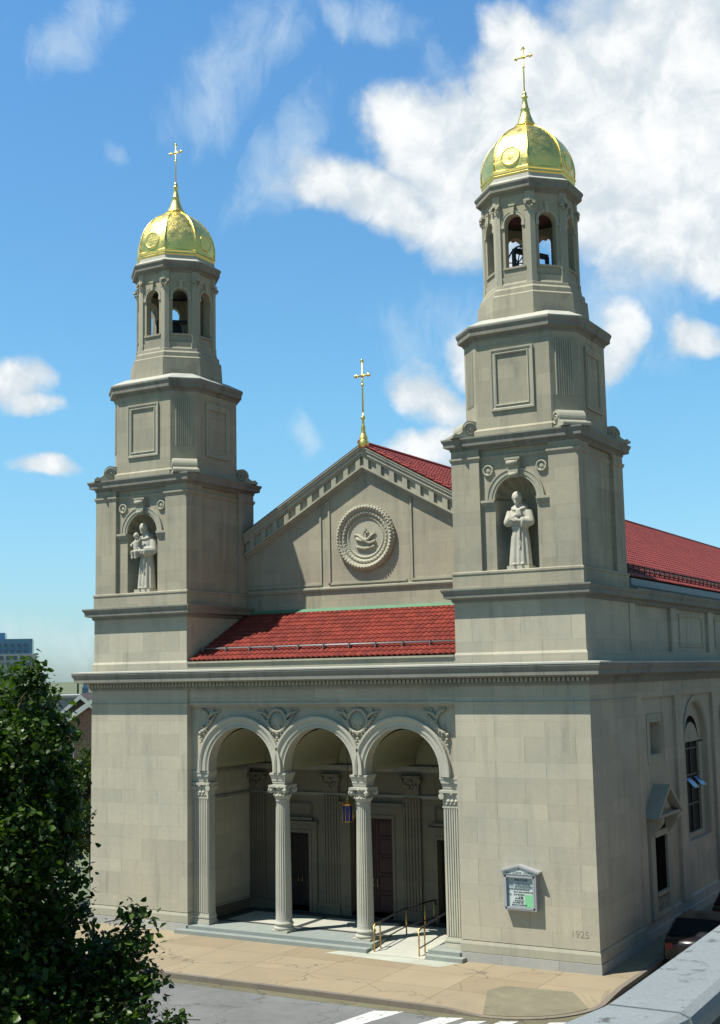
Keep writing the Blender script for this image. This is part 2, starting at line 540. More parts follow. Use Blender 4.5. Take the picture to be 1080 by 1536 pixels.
m_brick = brick_mat('red_brick', (0.24, 0.10, 0.075), (0.33, 0.15, 0.11), (0.33, 0.28, 0.24))
m_hotel = plain_mat('hotel_pale_stone', (0.42, 0.41, 0.39), 0.8, var=0.05)
m_hotelglass = plain_mat('hotel_blue_glass', (0.10, 0.22, 0.36), 0.2, spec=0.6)
m_hotelpane = plain_mat('hotel_window_pane', (0.08, 0.12, 0.17), 0.15, spec=0.6)


# ------------------------------------------------------------------ mesh helpers
class MB:
    def __init__(self):
        self.v = []
        self.f = []
        self.sm = []

    def pt(self, p):
        self.v.append(tuple(p))
        return len(self.v) - 1

    def face(self, pts, smooth=False):
        self.f.append([self.pt(p) for p in pts])
        self.sm.append(smooth)

    def grid(self, rows, closed=False, smooth=False):
        """rows: list of equal-length point rows"""
        ids = [[self.pt(p) for p in r] for r in rows]
        n = len(ids[0])
        for a, b in zip(ids[:-1], ids[1:]):
            for i in range(n if closed else n - 1):
                j = (i + 1) % n
                self.f.append([a[i], a[j], b[j], b[i]])
                self.sm.append(smooth)
        return ids

    def cap(self, ids):
        self.f.append(list(ids))
        self.sm.append(False)

    def box(self, x0, x1, y0, y1, z0, z1, mp=None):
        P = [(x0, y0, z0), (x1, y0, z0), (x1, y1, z0), (x0, y1, z0), (x0, y0, z1), (x1, y0, z1), (x1, y1, z1), (x0, y1, z1)]
        if mp:
            P = [mp(*p) for p in P]
        ids = [self.pt(p) for p in P]
        for q in ((0, 3, 2, 1), (4, 5, 6, 7), (0, 1, 5, 4), (1, 2, 6, 5), (2, 3, 7, 6), (3, 0, 4, 7)):
            self.f.append([ids[i] for i in q])
            self.sm.append(False)

    def prism(self, poly, mp, d0, d1):
        """poly: list of (a, b); mp(a, b, d) -> point"""
        A = [self.pt(mp(a, b, d0)) for a, b in poly]
        B = [self.pt(mp(a, b, d1)) for a, b in poly]
        n = len(poly)
        self.cap(A)
        self.cap(B[::-1])
        for i in range(n):
            j = (i + 1) % n
            self.f.append([A[j], A[i], B[i], B[j]])
            self.sm.append(False)

    def lathe(self, prof, n=24, c=(0, 0, 0), mod=None, smooth=True, caps=True, phase=0.0, sx=1.0, sy=1.0, mp=None):
        rows = []
        for r, z in prof:
            row = []
            for i in range(n):
                a = 2 * pi * i / n + phase
                rr = r * (mod(a, z) if mod else 1.0)
                p = (c[0] + rr * cos(a) * sx, c[1] + rr * sin(a) * sy, c[2] + z)
                row.append(mp(*p) if mp else p)
            rows.append(row)
        ids = self.grid(rows, True, smooth)
        if caps:
            if prof[0][0] > 1e-4:
                self.cap(ids[0][::-1])
            if prof[-1][0] > 1e-4:
                self.cap(ids[-1])

    def tube(self, path, r, n=8, caps=True, smooth=True):
        path = [Vector(p) for p in path]
        R = r if isinstance(r, (list, tuple)) else [r] * len(path)
        rows = []
        up0 = Vector((0, 0, 1))
        for i, p in enumerate(path):
            d = (path[min(i + 1, len(path) - 1)] - path[max(i - 1, 0)])
            if d.length < 1e-9:
                d = Vector((0, 0, 1))
            d.normalize()
            a = d.cross(up0)
            if a.length < 0.05:
                a = d.cross(Vector((0, 1, 0)))
            a.normalize()
            b = a.cross(d)
            rows.append([p + (a * cos(2 * pi * k / n) + b * sin(2 * pi * k / n)) * R[i] for k in range(n)])
        ids = self.grid(rows, True, smooth)
        if caps:
            self.cap(ids[0][::-1])
            self.cap(ids[-1])

    def ball(self, c, r, n=10, sx=1, sy=1, sz=1):
        prof = []
        m = max(5, n // 2 + 1)
        for i in range(m + 1):
            a = -pi / 2 + pi * i / m
            prof.append((max(r * cos(a), 1e-5), r * sin(a) * sz))
        self.lathe(prof, n, c, sx=sx, sy=sy, caps=False)

    def sweep(self, prof, path, closed=True, skip=(), ends=True, mp=None):
        """prof: [(out, z)] along plan path [(x, y)], counter-clockwise = outward on the right"""
        n = len(path)
        P = [Vector(p) for p in path]
        nor = []
        for i in range(n if closed else n - 1):
            d = P[(i + 1) % n] - P[i]
            d.normalize()
            nor.append(Vector((d.y, -d.x)))
        mit = []
        for i in range(n):
            if closed:
                a, b = nor[i - 1], nor[i]
            else:
                a, b = nor[max(i - 1, 0)], nor[min(i, n - 2)]
            mit.append((a + b) / (1 + a.dot(b)))
        ids = []
        for i in range(n):
            row = []
            for o, z in prof:
                q = P[i] + mit[i] * o
                p = (q.x, q.y, z)
                row.append(self.pt(mp(*p) if mp else p))
            ids.append(row)
        for i in range(n if closed else n - 1):
            if i in skip:
                continue
            a, b = ids[i], ids[(i + 1) % n]
            for k in range(len(prof) - 1):
                self.f.append([a[k], b[k], b[k + 1], a[k + 1]])
                self.sm.append(False)
        if not closed and ends:
            self.cap(ids[0])
            self.cap(ids[-1][::-1])
        return ids

    def arch_wall(self, mp, u0, u1, z0, z1, cu, hw, zb, zs, depth, n=20, back=False, reveal=True):
        """wall sheet at d=0 with an arched hole and its reveal to d=depth; mp(u, d, z)"""
        arc = [(cu - hw * cos(pi * i / n), zs + hw * sin(pi * i / n)) for i in range(n + 1)]
        for d in ((0.0, depth) if back else (0.0,)):
            self.face([mp(u0, d, z0), mp(cu - hw, d, z0), mp(cu - hw, d, zs), mp(u0, d, zs)])
            self.face([mp(cu + hw, d, z0), mp(u1, d, z0), mp(u1, d, zs), mp(cu + hw, d, zs)])
            self.face([mp(u0, d, zs), mp(cu - hw, d, zs), mp(cu - hw, d, z1), mp(u0, d, z1)])
            self.face([mp(cu + hw, d, zs), mp(u1, d, zs), mp(u1, d, z1), mp(cu + hw, d, z1)])
            for (a, za), (b, zb2) in zip(arc[:-1], arc[1:]):
                self.face([mp(a, d, za), mp(b, d, zb2), mp(b, d, z1), mp(a, d, z1)])
            if zb > z0 + 1e-6:
                self.face([mp(cu - hw, d, z0), mp(cu + hw, d, z0), mp(cu + hw, d, zb), mp(cu - hw, d, zb)])
        if reveal:
            lip = [(cu - hw, zb)] + arc + [(cu + hw, zb)]
            rows = [[mp(u, 0.0, z) for u, z in lip], [mp(u, depth, z) for u, z in lip]]
            self.grid(rows, False, False)
            if zb > z0 + 1e-6:
                self.face([mp(cu - hw, 0, zb), mp(cu + hw, 0, zb), mp(cu + hw, depth, zb), mp(cu - hw, depth, zb)])

    def rect_wall(self, mp, u0, u1, z0, z1, holes, depth):
        """sheet with rectangular holes (ua, ub, za, zb) and reveals"""
        us = sorted({u0, u1, *[h[0] for h in holes], *[h[1] for h in holes]})
        zs = sorted({z0, z1, *[h[2] for h in holes], *[h[3] for h in holes]})
        for a, b in zip(us[:-1], us[1:]):
            for c, d in zip(zs[:-1], zs[1:]):
                m, k = (a + b) / 2, (c + d) / 2
                if any(h[0] < m < h[1] and h[2] < k < h[3] for h in holes):
                    continue
                self.face([mp(a, 0, c), mp(b, 0, c), mp(b, 0, d), mp(a, 0, d)])
        for a, b, c, d in holes:
            for (p, q) in (((a, c), (a, d)), ((a, d), (b, d)), ((b, d), (b, c)), ((b, c), (a, c))):
                self.face([mp(p[0], 0, p[1]), mp(q[0], 0, q[1]), mp(q[0], depth, q[1]), mp(p[0], depth, p[1])])

    def arch_ring(self, mp, cu, zs, prof, z0, n=24):
        """moulding round an arch; prof: [(radius, d)]; stilted down to z0"""
        rows = [[mp(cu - r, d, z0) for r, d in prof]]
        for i in range(n + 1):
            a = pi * i / n
            rows.append([mp(cu - r * cos(a), d, zs + r * sin(a)) for r, d in prof])
        rows.append([mp(cu + r, d, z0) for r, d in prof])
        self.grid(rows, False, False)

    def frame(self, mp, u0, u1, z0, z1, w, d):
        """raised rectangular picture-frame moulding, d outward (negative)"""
        pr = [(0, 0), (0, d), (w * .3, d), (w * .45, d * .55), (w * .7, d * .55), (w * .8, d), (w, d * .8), (w, 0)]
        rows = []
        for o, dd in pr:
            rows.append([mp(u0 + o, dd, z0 + o), mp(u1 - o, dd, z0 + o), mp(u1 - o, dd, z1 - o), mp(u0 + o, dd, z1 - o)])
        self.grid(rows, True, False)

    def build(self, name, mat, parent=None, loc=None, merge=True, recalc=True):
        me = bpy.data.meshes.new(name)
        me.from_pydata(self.v, [], self.f)
        me.polygons.foreach_set('use_smooth', self.sm)
        if merge or recalc:
            bm = bmesh.new()
            bm.from_mesh(me)
            if merge:
                bmesh.ops.remove_doubles(bm, verts=bm.verts, dist=1e-5)
            if recalc:
                bmesh.ops.recalc_face_normals(bm, faces=bm.faces)
            bm.to_mesh(me)
            bm.free()
        me.materials.append(mat)
        o = bpy.data.objects.new(name, me)
        C.objects.link(o)
        if parent:
            o.parent = parent
        if loc:
            o.location = loc
        return o


def thing(name, label, cat, loc=(0, 0, 0), rz=0.0, group=None):
    o = bpy.data.objects.new(name, None)
    o.empty_display_size = 0.3
    C.objects.link(o)
    o.location = loc
    o.rotation_euler = (0, 0, rz)
    return tag(o, label, cat, group)


def tag(o, label, cat, group=None):
    o['label'] = label
    o['category'] = cat
    if group:
        o['group'] = group
    return o


def kind(o, k='structure'):
    o['kind'] = k
    return o


def copy_tree(o, parent=None):
    c = o.copy()
    C.objects.link(c)
    if parent:
        c.parent = parent
    for ch in list(o.children):
        copy_tree(ch, c)
    return c


def text_mesh(body, size, mat, name, parent, place, extrude=0.004, align='CENTER'):
    cu = bpy.data.curves.new(name, 'FONT')
    cu.body = body
    cu.size = size
    cu.align_x = align
    cu.extrude = extrude
    tmp = bpy.data.objects.new('tmp_text', cu)
    C.objects.link(tmp)
    dg = bpy.context.evaluated_depsgraph_get()
    me = bpy.data.meshes.new_from_object(tmp.evaluated_get(dg))
    bpy.data.objects.remove(tmp)
    me.name = name
    me.materials.clear()
    me.materials.append(mat)
    o = bpy.data.objects.new(name, me)
    C.objects.link(o)
    o.parent = parent
    o.location = place
    o.rotation_euler = (pi / 2, 0, 0)
    return o


def solidify(mb, name, mat, parent, voxel=0.02, smooth=4, loc=None):
    """fuse overlapping volumes into one continuous surface"""
    o = mb.build(name, mat, None)
    r = o.modifiers.new('r', 'REMESH')
    r.mode = 'VOXEL'
    r.voxel_size = voxel
    s = o.modifiers.new('s', 'SMOOTH')
    s.factor = 0.5
    s.iterations = smooth
    dg = bpy.context.evaluated_depsgraph_get()
    me = bpy.data.meshes.new_from_object(o.evaluated_get(dg))
    me.polygons.foreach_set('use_smooth', [True] * len(me.polygons))
    old = o.data
    o.modifiers.clear()
    o.data = me
    me.name = name
    bpy.data.meshes.remove(old)
    o.name = name
    me.materials.clear()
    me.materials.append(mat)
    o.parent = parent
    if loc:
        o.location = loc
    return o


# ------------------------------------------------------------------ ground, streets
WZ = 0.15          # pavement level


def ground():
    b = MB()
    b.face([(-3000, -3000, -0.06), (3000, -3000, -0.06), (3000, 3000, -0.06), (-3000, 3000, -0.06)])
    kind(b.build('ground', m_ground))
    b = MB()
    b.face([(-150, -17.5, 0), (150, -17.5, 0), (150, -3.0, 0), (-150, -3.0, 0)])
    b.face([(10.0, -3.0, 0), (20.5, -3.0, 0), (20.5, 120, 0), (10.0, 120, 0)])
    kind(b.build('road', m_road))
    # church pavement with a rounded, dipped corner
    ky, kx, rr = -5.3, 11.05, 2.6
    path = [(-150, ky)]
    for x in (-60, -20, -8, -4, 0, 3.0, 5.0, 6.6, 7.4):
        path.append((x, ky))
    for i in range(0, 13):
        a = -pi / 2 + (pi / 2) * i / 12
        path.append((kx - rr + rr * cos(a), ky + rr + rr * sin(a)))
    for y in (-2.0, -1.2, 0, 3, 8, 20, 60, 120):
        path.append((kx, y))

    def hz(x, y):      # kerb-top height: dips for the ramp at the corner
        s = 0.0
        if x > 7.3 and y < -1.6:
            s = min(1.0, (x - 7.3) / 1.0, (-1.6 - y) / 0.9)
        return WZ - 0.115 * max(0.0, s)
    k = MB()
    w = MB()
    inner = []
    outer = []
    for i, p in enumerate(path):
        a = Vector(path[max(i - 1, 0)])
        c = Vector(path[min(i + 1, len(path) - 1)])
        d = (c - a).normalized()
        nrm = Vector((d.y, -d.x))
        q = Vector(p) - nrm * 0.17
        outer.append((p[0], p[1], hz(*p)))
        inner.append((q.x, q.y, hz(*p)))
    bot = [(x, y, -0.05) for x, y, z in outer]
    k.grid([bot, outer, inner])
    kind(k.build('kerb', m_kerb))
    back = [(min(x, 9.0), 0.4, WZ) for x, y, z in inner]
    mid = []
    for (x, y, z) in inner:
        if y < -1.5 and x < 7.5:
            mid.append((x, y + 1.4, WZ))
        elif x >= 7.5 and y < -2.3:
            sp = (x - 7.5 + y - ky) / (kx - 7.5 + rr)
            if sp < 0.35:
                q_ = Vector((7.45, -3.9)).lerp(Vector((7.9, -2.35)), sp / .35)
            else:
                q_ = Vector((7.9, -2.35)).lerp(Vector((10.5, -2.2)), (sp - .35) / .65)
            mid.append((q_.x, q_.y, WZ))
        else:
            mid.append((min(x, 10.75), max(y, -2.15), WZ))
    back = []
    for (x, y, z) in mid:
        if y < 0.4 and x < 7.5:
            back.append((x, 0.4, WZ))
        elif y < 0.4:
            back.append((7.5 + (x - 7.5) * 0.64, 0.4, WZ))
        else:
            back.append((9.6, y, WZ))
    w.grid([inner, mid, back])
    kind(w.build('pavement', m_walk))
    gs = MB()
    o1 = [(x, y, .004) for x, y, z in outer]
    o2 = []
    for i, p in enumerate(path):
        d = (Vector(path[min(i + 1, len(path) - 1)]) - Vector(path[max(i - 1, 0)])).normalized()
        q = Vector(p) + Vector((d.y, -d.x)) * (.42 + .03 * sin(i * 2.3))
        o2.append((q.x, q.y, .004))
    gs.grid([o1, o2])
    kind(gs.build('street_gutter', m_gutterstrip))
    # grey concrete repair at the corner ramp, 4 mm above
    pa = MB()
    idx = [i for i, p in enumerate(inner) if p[0] >= 7.5 and p[1] < -2.3]
    pa.grid([[tuple(Vector(inner[i]).lerp(Vector(mid[i]), t) + Vector((0, 0, .012))) for i in idx[:-2]] for t in (0.01, 0.25, 0.5, 0.75, 0.98)])
    kind(pa.build('corner_patch', m_patch))
    # pale concrete pad before the ramp
    pd = MB()
    z = WZ + 0.004
    pd.face([(0.85, -0.85, z), (5.15, -1.12, z), (5.55, -0.36, z), (1.15, -0.36, z)])
    kind(pd.build('concrete_pad', m_pad))
    # crossing bars
    bars = [((5.22, -7.6), (5.88, -7.3), (6.32, -5.64), (5.52, -5.92)), ((7.05, -7.2), (7.68, -6.9), (8.07, -5.52), (7.46, -5.74)),
            ((8.0, -6.8), (8.45, -6.5), (8.75, -5.53), (8.3, -5.75)), ((8.9, -6.5), (9.3, -6.2), (9.52, -5.2), (9.08, -5.4)),
            ((10.2, -6.2), (10.6, -5.9), (10.75, -4.72), (10.3, -4.95))]
    for q in bars:
        bb = MB()
        bb.face([(x, y, 0.006) for x, y in q])
        kind(bb.build('crossing_bar', m_paintline))
    # near pavement
    n = MB()
    n.box(-150, 150, -60, -17.5, -0.05, WZ)
    kind(n.build('near_pavement', m_road))


ground()

# ------------------------------------------------------------------ church
church = thing('church', 'pale limestone church with two gold-domed towers and red tiled roofs', 'church')
L = 2.288
XC = 10 - L
YC = L


def sq(h):
    return [(-h, -h), (h, -h), (h, h), (-h, h)]


def broken(h, p, d):
    """square plan with a recessed middle on each side"""
    a = h - p
    r = h - d
    return [(-h, -h), (-a, -h), (-a, -r), (a, -r), (a, -h), (h, -h), (h, -a), (r, -a), (r, a), (h, a), (h, h), (a, h), (a, r), (-a, r), (-a, h), (-h, h), (-h, a), (-r, a), (-r, -a), (-h, -a)]


def octo(a):
    R = a / cos(pi / 8)
    return [(R * cos(pi / 8 + k * pi / 4 - pi / 2 - pi / 4), R * sin(pi / 8 + k * pi / 4 - pi / 2 - pi / 4)) for k in range(8)]


def oct2(a, c):
    """square of half-width a with chamfered corners; flats half-width c"""
    return [(-c, -a), (c, -a), (a, -c), (a, c), (c, a), (-c, a), (-a, c), (-a, -c)]


def cornice(b, path, z0, z1, ov, closed=True):
    h = z1 - z0
    b.sweep([(-.3, z0), (0.0, z0), (ov * .18, z0 + h * .08), (ov * .2, z0 + h * .24), (ov * .78, z0 + h * .34), (ov * .80, z0 + h * .62),
             (ov * .9, z0 + h * .7), (ov, z0 + h * .84), (ov, z0 + h * .95), (-.3, z0 + h)], path, closed)


def build_tower():
    """origin on the tower axis at ground level; front faces -y"""
    b = MB()
    # lower block and attic as one shaft
    b.sweep([(0.0, 0.82), (0.0, 8.17), (0.035, 8.19), (0.035, 8.24), (0.0, 8.26), (0.0, 9.2)], sq(L), True)
    b.sweep([(-.1, 9.43), (0.0, 9.43), (0.0, 9.74), (-0.045, 9.82), (-0.045, 11.5)], sq(2.276), True)
    t = b.build('bell_tower', m_stone, church, (XC, YC, 0))
    b = MB()
    b.sweep([(-.2, 0.0), (0.05, 0.0), (0.05, 0.44), (-.2, 0.46)], sq(L), True)
    b.build('plinth', m_plinth, t)
    b = MB()
    b.sweep([(-.2, 0.458), (0.03, 0.458), (0.03, 0.70), (0.0, 0.80), (-.2, 0.80)], sq(L), True)
    b.build('base_moulding', m_trim, t)
    b = MB()
    cornice(b, sq(2.231), 11.42, 11.9, 0.34)
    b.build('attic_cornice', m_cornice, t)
    # statue stage
    h, pw, rc = 2.21, 1.0, 0.14
    b = MB()
    b.sweep([(-.1, 11.895), (0.045, 11.895), (0.045, 12.33), (0.07, 12.35), (0.07, 12.41), (0.0, 12.44), (-.8, 12.445)], sq(h), True)
    path = broken(h, pw, rc)
    b.sweep([(0.0, 12.43), (0.0, 16.06), (0.03, 16.08), (0.03, 16.12), (0.055, 16.14), (0.055, 16.2), (0.0, 16.22), (0.0, 16.5)], path, True, skip=(2,))
    yf = -(h - rc)
    mp = lambda u, d, z: (u, yf + d, z)
    zs = 14.74
    hw = 0.73
    b.arch_wall(mp, -1.21, 1.21, 12.43, 16.06, 0.0, hw, 12.45, zs, 0.05, 24)
    b.sweep([(0.0, 16.06), (0.03, 16.08), (0.03, 16.12), (0.055, 16.14), (0.055, 16.2), (0.0, 16.22), (0.0, 16.5)], [(-1.21, yf), (1.21, yf)], False, ends=False)
    b.build('statue_stage', m_upper, t)
    # niche: half cylinder and fluted shell
    b = MB()
    n = 20
    rows = []
    for z in (12.45, zs):
        rows.append([(-hw * cos(pi * i / n), yf + .05 + hw * sin(pi * i / n), z) for i in range(n + 1)])
    b.grid(rows, False, True)
    b.face([(-hw * cos(pi * i / n), yf + .05 + hw * sin(pi * i / n), 12.45) for i in range(n + 1)])
    rows = []
    nf = 84
    for j in range(9):
        th = 0.06 + (pi / 2 - 0.06) * j / 8
        row = []
        for i in range(nf + 1):
            ph = pi * i / nf
            r = hw * (1 + 0.16 * abs(cos(6.5 * ph)) * sin(th) * min(1.0, (pi / 2 - th) * 4))
            row.append((-r * sin(th) * cos(ph), yf + .05 + r * cos(th), zs + r * sin(th) * sin(ph)))
        rows.append(row)
    b.grid(rows, False, False)
    nb = b.build('niche', m_upper, t)
    b = MB()
    b.arch_ring(mp, 0.0, zs, [(hw, 0.0), (hw, -.05), (.80, -.05), (.81, -.075), (.93, -.075), (.95, -.1), (1.0, -.1), (1.0, 0)], zs, 28)
    b.build('archivolt', m_trim, nb)
    for a, c in ((-1.208, -hw), (hw, 1.208)):
        b = MB()
        b.box(a, c, -.05, .002, 14.53, 14.6, mp)
        b.box(a, c, -.09, .002, 14.6, 14.66, mp)
        b.box(a, c, -.12, .002, 14.66, zs, mp)
        b.build('impost', m_trim, nb)
    b = MB()
    b.prism([(-.15, 15.42), (.15, 15.42), (.22, 15.98), (-.22, 15.98)], lambda u, z, d: (u, yf + d, z), 0.0, -.2)
    b.box(-.26, .26, -.24, 0, 15.985, 16.055, mp)
    b.tube([(-.2, yf - .2, 15.88), (.2, yf - .2, 15.88)], .085, 10)
    b.tube([(-.14, yf - .17, 15.5), (.14, yf - .17, 15.5)], .07, 10)
    b.build('keystone', m_trim, nb)
    for s in (-1, 1):
        b = MB()
        b.lathe([(0.001, -.03), (.06, -.05), (.085, -.02), (.12, -.02), (.14, -.075), (.185, -.075), (.2, -.02), (.2, 0.03)], 24, (0, 0, 0), mp=lambda x, y, z: (s * 0.93 + x, yf + z, 15.72 + y))
        b.build('rosette', m_trim, t)
    b = MB()
    cornice(b, sq(2.19), 16.42, 16.86, 0.27)
    b.build('stage_cornice', m_cornice, t)
    # octagon stage with panels
    a0, c0 = 2.03, 1.31
    b = MB()
    b.sweep([(-.3, 16.855), (0.10, 16.855), (0.10, 17.06), (0.0, 17.14), (0.0, 20.4)], oct2(a0, c0), True)
    o8 = b.build('octagon_stage', m_upper, t)
    for k in range(4):
        th = -pi / 2 + k * pi / 2
        nx, ny, tx, ty = cos(th), sin(th), -sin(th), cos(th)
        mpk = lambda u, d, z, nx=nx, ny=ny, tx=tx, ty=ty: (nx * (a0 - d) + tx * u, ny * (a0 - d) + ty * u, z)
        b = MB()
        b.frame(mpk, -.76, .76, 17.68, 19.76, .21, -.07)
        b.build('stone_panel', m_trim, o8)
        th2 = th + pi / 4
        ac = (a0 + c0) / sqrt(2)
        nx2, ny2, tx2, ty2 = cos(th2), sin(th2), -sin(th2), cos(th2)
        mpc = lambda u, d, z, nx=nx2, ny=ny2, tx=tx2, ty=ty2: (nx * (ac - d) + tx * u, ny * (ac - d) + ty * u, z)
        b = MB()
        for i in range(8):
            u = -.28 + i * .08
            b.prism([(u - .026, 0.0), (u - .02, -.035), (u + .02, -.035), (u + .026, 0.0)], lambda uu, d, z, f=mpc: f(uu, d, z), 18.0, 19.85)
        b.build('stone_reeding', m_trim, o8)
        # scroll on the corner of the stage below
        b = MB()
        prof = [(0.0, .0)]
        for i in range(15):
            aa = pi * 0.62 - i * (pi * 0.86) / 14
            prof.append((.26 + .30 * cos(aa), .31 + .30 * sin(aa)))
        prof = [(0, 0), (0, .56)] + [(.20 + .30 * sin(i * pi / 14), .30 + .30 * cos(i * pi / 14)) for i in range(1, 9)] + [(.56, .17), (.66, .12), (.74, .15), (.80, .12), (.82, .05), (.80, 0)]
        w = .46
        f = lambda r, z, s, g=mpc: g(s, -r, 16.86 + z)
        b.prism(prof, f, -w, w)
        for s in (-1, 1):     # volute spirals on both ends
            sp = []
            for i in range(30):
                aa = i * 0.42
                rr = .235 - .0072 * i
                sp.append(f(.22 + rr * cos(aa), .30 + rr * sin(aa), s * (w + .012)))
            b.tube(sp, .024, 5)
            b.ball(f(.22, .30, s * w), .05, 8)
            b.tube([f(.74, .08, s * w), f(.74, .08, s * (w + .03))], .06, 8)
        b.box(-.5, .5, -.86, 0.02, 16.855, 16.93, lambda u, d, z, g=mpc: g(u, d, z))
        b.build('scroll', m_trim, t)
    b = MB()
    cornice(b, oct2(a0, c0), 20.12, 20.6, 0.26)
    b.build('octagon_cornice', m_cornice, t)
    b = MB()
    b.sweep([(.235, 20.585), (.235, 20.615), (-.31, 20.90)], oct2(a0, c0), True)
    b.build('weathered_slope', m_slope, t)
    # belfry
    b = MB()
    b.sweep([(.28, 20.55), (.22, 21.62), (.15, 21.68), (.14, 21.84), (.06, 21.92), (.05, 22.02), (0.02, 22.06), (0.0, 22.1), (0, 22.3)], octo(1.51), True)
    A = 1.47
    fw = A * math.tan(pi / 8)
    for k in range(8):
        th = -pi / 2 + k * pi / 4
        nx, ny, tx, ty = cos(th), sin(th), -sin(th), cos(th)
        mpk = lambda u, d, z, nx=nx, ny=ny, tx=tx, ty=ty: (nx * (A - d) + tx * u, ny * (A - d) + ty * u, z)
        b.arch_wall(mpk, -fw, fw, 22.05, 25.2, 0.0, .315, 22.64, 24.16, .30, 14)
        # inner skin so the wall has thickness
        Ai = A - .30
        fi = Ai * math.tan(pi / 8)
        mpi = lambda u, d, z, nx=nx, ny=ny, tx=tx, ty=ty: (nx * (Ai + d) + tx * u, ny * (Ai + d) + ty * u, z)
        b.arch_wall(mpi, -fi, fi, 22.05, 25.2, 0.0, .315, 22.64, 24.16, 0, 14, reveal=False)
        b.box(-.40, .40, -.05, .25, 22.57, 22.636, mpk)
    bf = b.build('belfry', m_upper, t)
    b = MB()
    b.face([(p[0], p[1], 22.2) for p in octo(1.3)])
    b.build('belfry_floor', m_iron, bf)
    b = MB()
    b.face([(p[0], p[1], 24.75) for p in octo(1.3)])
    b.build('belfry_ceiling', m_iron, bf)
    for k in range(8):
        th = -pi / 2 + k * pi / 4
        nx, ny, tx, ty = cos(th), sin(th), -sin(th), cos(th)
        mpk = lambda u, d, z, nx=nx, ny=ny, tx=tx, ty=ty: (nx * (A - d) + tx * u, ny * (A - d) + ty * u, z)
        b = MB()
        b.arch_ring(mpk, 0, 24.16, [(.316, 0), (.316, -.03), (.39, -.03), (.40, -.045), (.42, -.045), (.42, 0)], 24.16, 14)
        for s in (-1, 1):
            b.box(s * .37 - .06, s * .37 + .06, -.05, 0, 24.02, 24.15, mpk)
        b.prism([(-.05, 24.44), (.05, 24.44), (.085, 24.74), (-.085, 24.74)], lambda u, z, d, f=mpk: f(u, d, z), 0, -.09)
        b.box(-.11, .11, -.11, 0, 24.74, 24.8, mpk)
        b.build('belfry_arch_trim', m_trim, bf)
        # corner pilaster
        thc = th + pi / 8
        Rc = A / cos(pi / 8)
        nx, ny, tx, ty = cos(thc), sin(thc), -sin(thc), cos(thc)
        mpc = lambda u, d, z, nx=nx, ny=ny, tx=tx, ty=ty: (nx * (Rc - d) + tx * u, ny * (Rc - d) + ty * u, z)
        sec = lambda w, o: [(-w, .42 * w + .02), (-w, .36 * w - o), (0, -o), (w, .36 * w - o), (w, .42 * w + .02)]
        b = MB()
        ff = lambda u, d, z, f=mpc: f(u, d, z)
        b.prism(sec(.19, .085), ff, 22.02, 22.26)
        b.prism(sec(.165, .06), ff, 22.26, 24.52)
        b.prism(sec(.18, .075), ff, 24.52, 24.56)
        b.prism(sec(.165, .07), ff, 24.56, 24.66)
        b.prism(sec(.20, .13), ff, 24.80, 24.87)
        b.prism(sec(.15, .05), ff, 24.66, 24.80)
        for s in (-1, 1):
            b.tube([mpc(s * .15, -.02, 24.74), mpc(s * .15, -.14, 24.74)], .055, 8)
            b.ball(mpc(s * .08, -.09, 24.63), .045, 6)
        b.prism(sec(.165, .06), ff, 24.87, 25.2)
        b.build('corner_pilaster', m_trim, bf)
    b = MB()
    cornice(b, octo(1.50), 25.14, 25.55, 0.24)
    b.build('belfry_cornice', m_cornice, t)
    b = MB()
    b.sweep([(0.25, 25.535), (0.25, 25.56), (0.03, 25.70), (0.0, 25.88)], octo(1.47), True)
    b.build('dome_drum', m_slope, t)
    # dome: eight curved gores with ridges
    K = cos(pi / 8)
    b = MB()
    prof = [(1.60, 25.84), (1.63, 25.9), (1.62, 25.97), (1.66, 26.0), (1.66, 26.06), (1.62, 26.1)]
    b.sweep([(r * K - 1.0, z) for r, z in prof], octo(1.0), True)
    band = b.build('dome_base_band', m_gold, t)
    b = MB()
    dz = [(1.60, 26.08), (1.615, 26.3), (1.60, 26.5), (1.555, 26.72), (1.48, 26.95), (1.37, 27.17), (1.23, 27.38), (1.05, 27.58), (.84, 27.76), (.62, 27.90), (.46, 28.0), (.35, 28.10)]
    nsub = 6
    rows = []
    for r, z in dz:
        row = []
        for k in range(8):
            c0_ = Vector((cos(pi / 8 + k * pi / 4), sin(pi / 8 + k * pi / 4)))
            c1_ = Vector((cos(pi / 8 + (k + 1) * pi / 4), sin(pi / 8 + (k + 1) * pi / 4)))
            for s in range(nsub):
                q = c0_.lerp(c1_, s / nsub)
                bulge = 1 + 0.035 * sin(pi * s / nsub)
                row.append((q.x * r * bulge, q.y * r * bulge, z))
        rows.append(row)
    b.grid(rows, True, True)
    dm = b.build('dome', m_gold, t)
    # smooth only inside a gore
    try:
        dm.data.set_sharp_from_angle(angle=radians(24))
    except Exception:
        pass
    for k in range(8):
        a = pi / 8 + k * pi / 4
        b = MB()
        b.tube([(cos(a) * r * 1.005, sin(a) * r * 1.005, z) for r, z in dz], .03, 6)
        b.build('dome_rib', m_gold, t)
    for k in range(4):
        th = -pi / 2 + k * pi / 2
        n_ = Vector((cos(th), sin(th), 0))
        t_ = Vector((-sin(th), cos(th), 0))
        b = MB()
        tilt = 0.14
        up_ = (Vector((0, 0, 1)) - n_ * tilt).normalized()
        out_ = (n_ + Vector((0, 0, 1)) * tilt).normalized()
        cc = n_ * 1.515 + Vector((0, 0, 26.52))
        b.lathe([(.30, -.02), (.30, .012), (.32, .022), (.35, .015), (.36, -.03)], 24, (0, 0, 0), mp=lambda x, y, z: tuple(cc + t_ * x + up_ * y + out_ * z), caps=False)
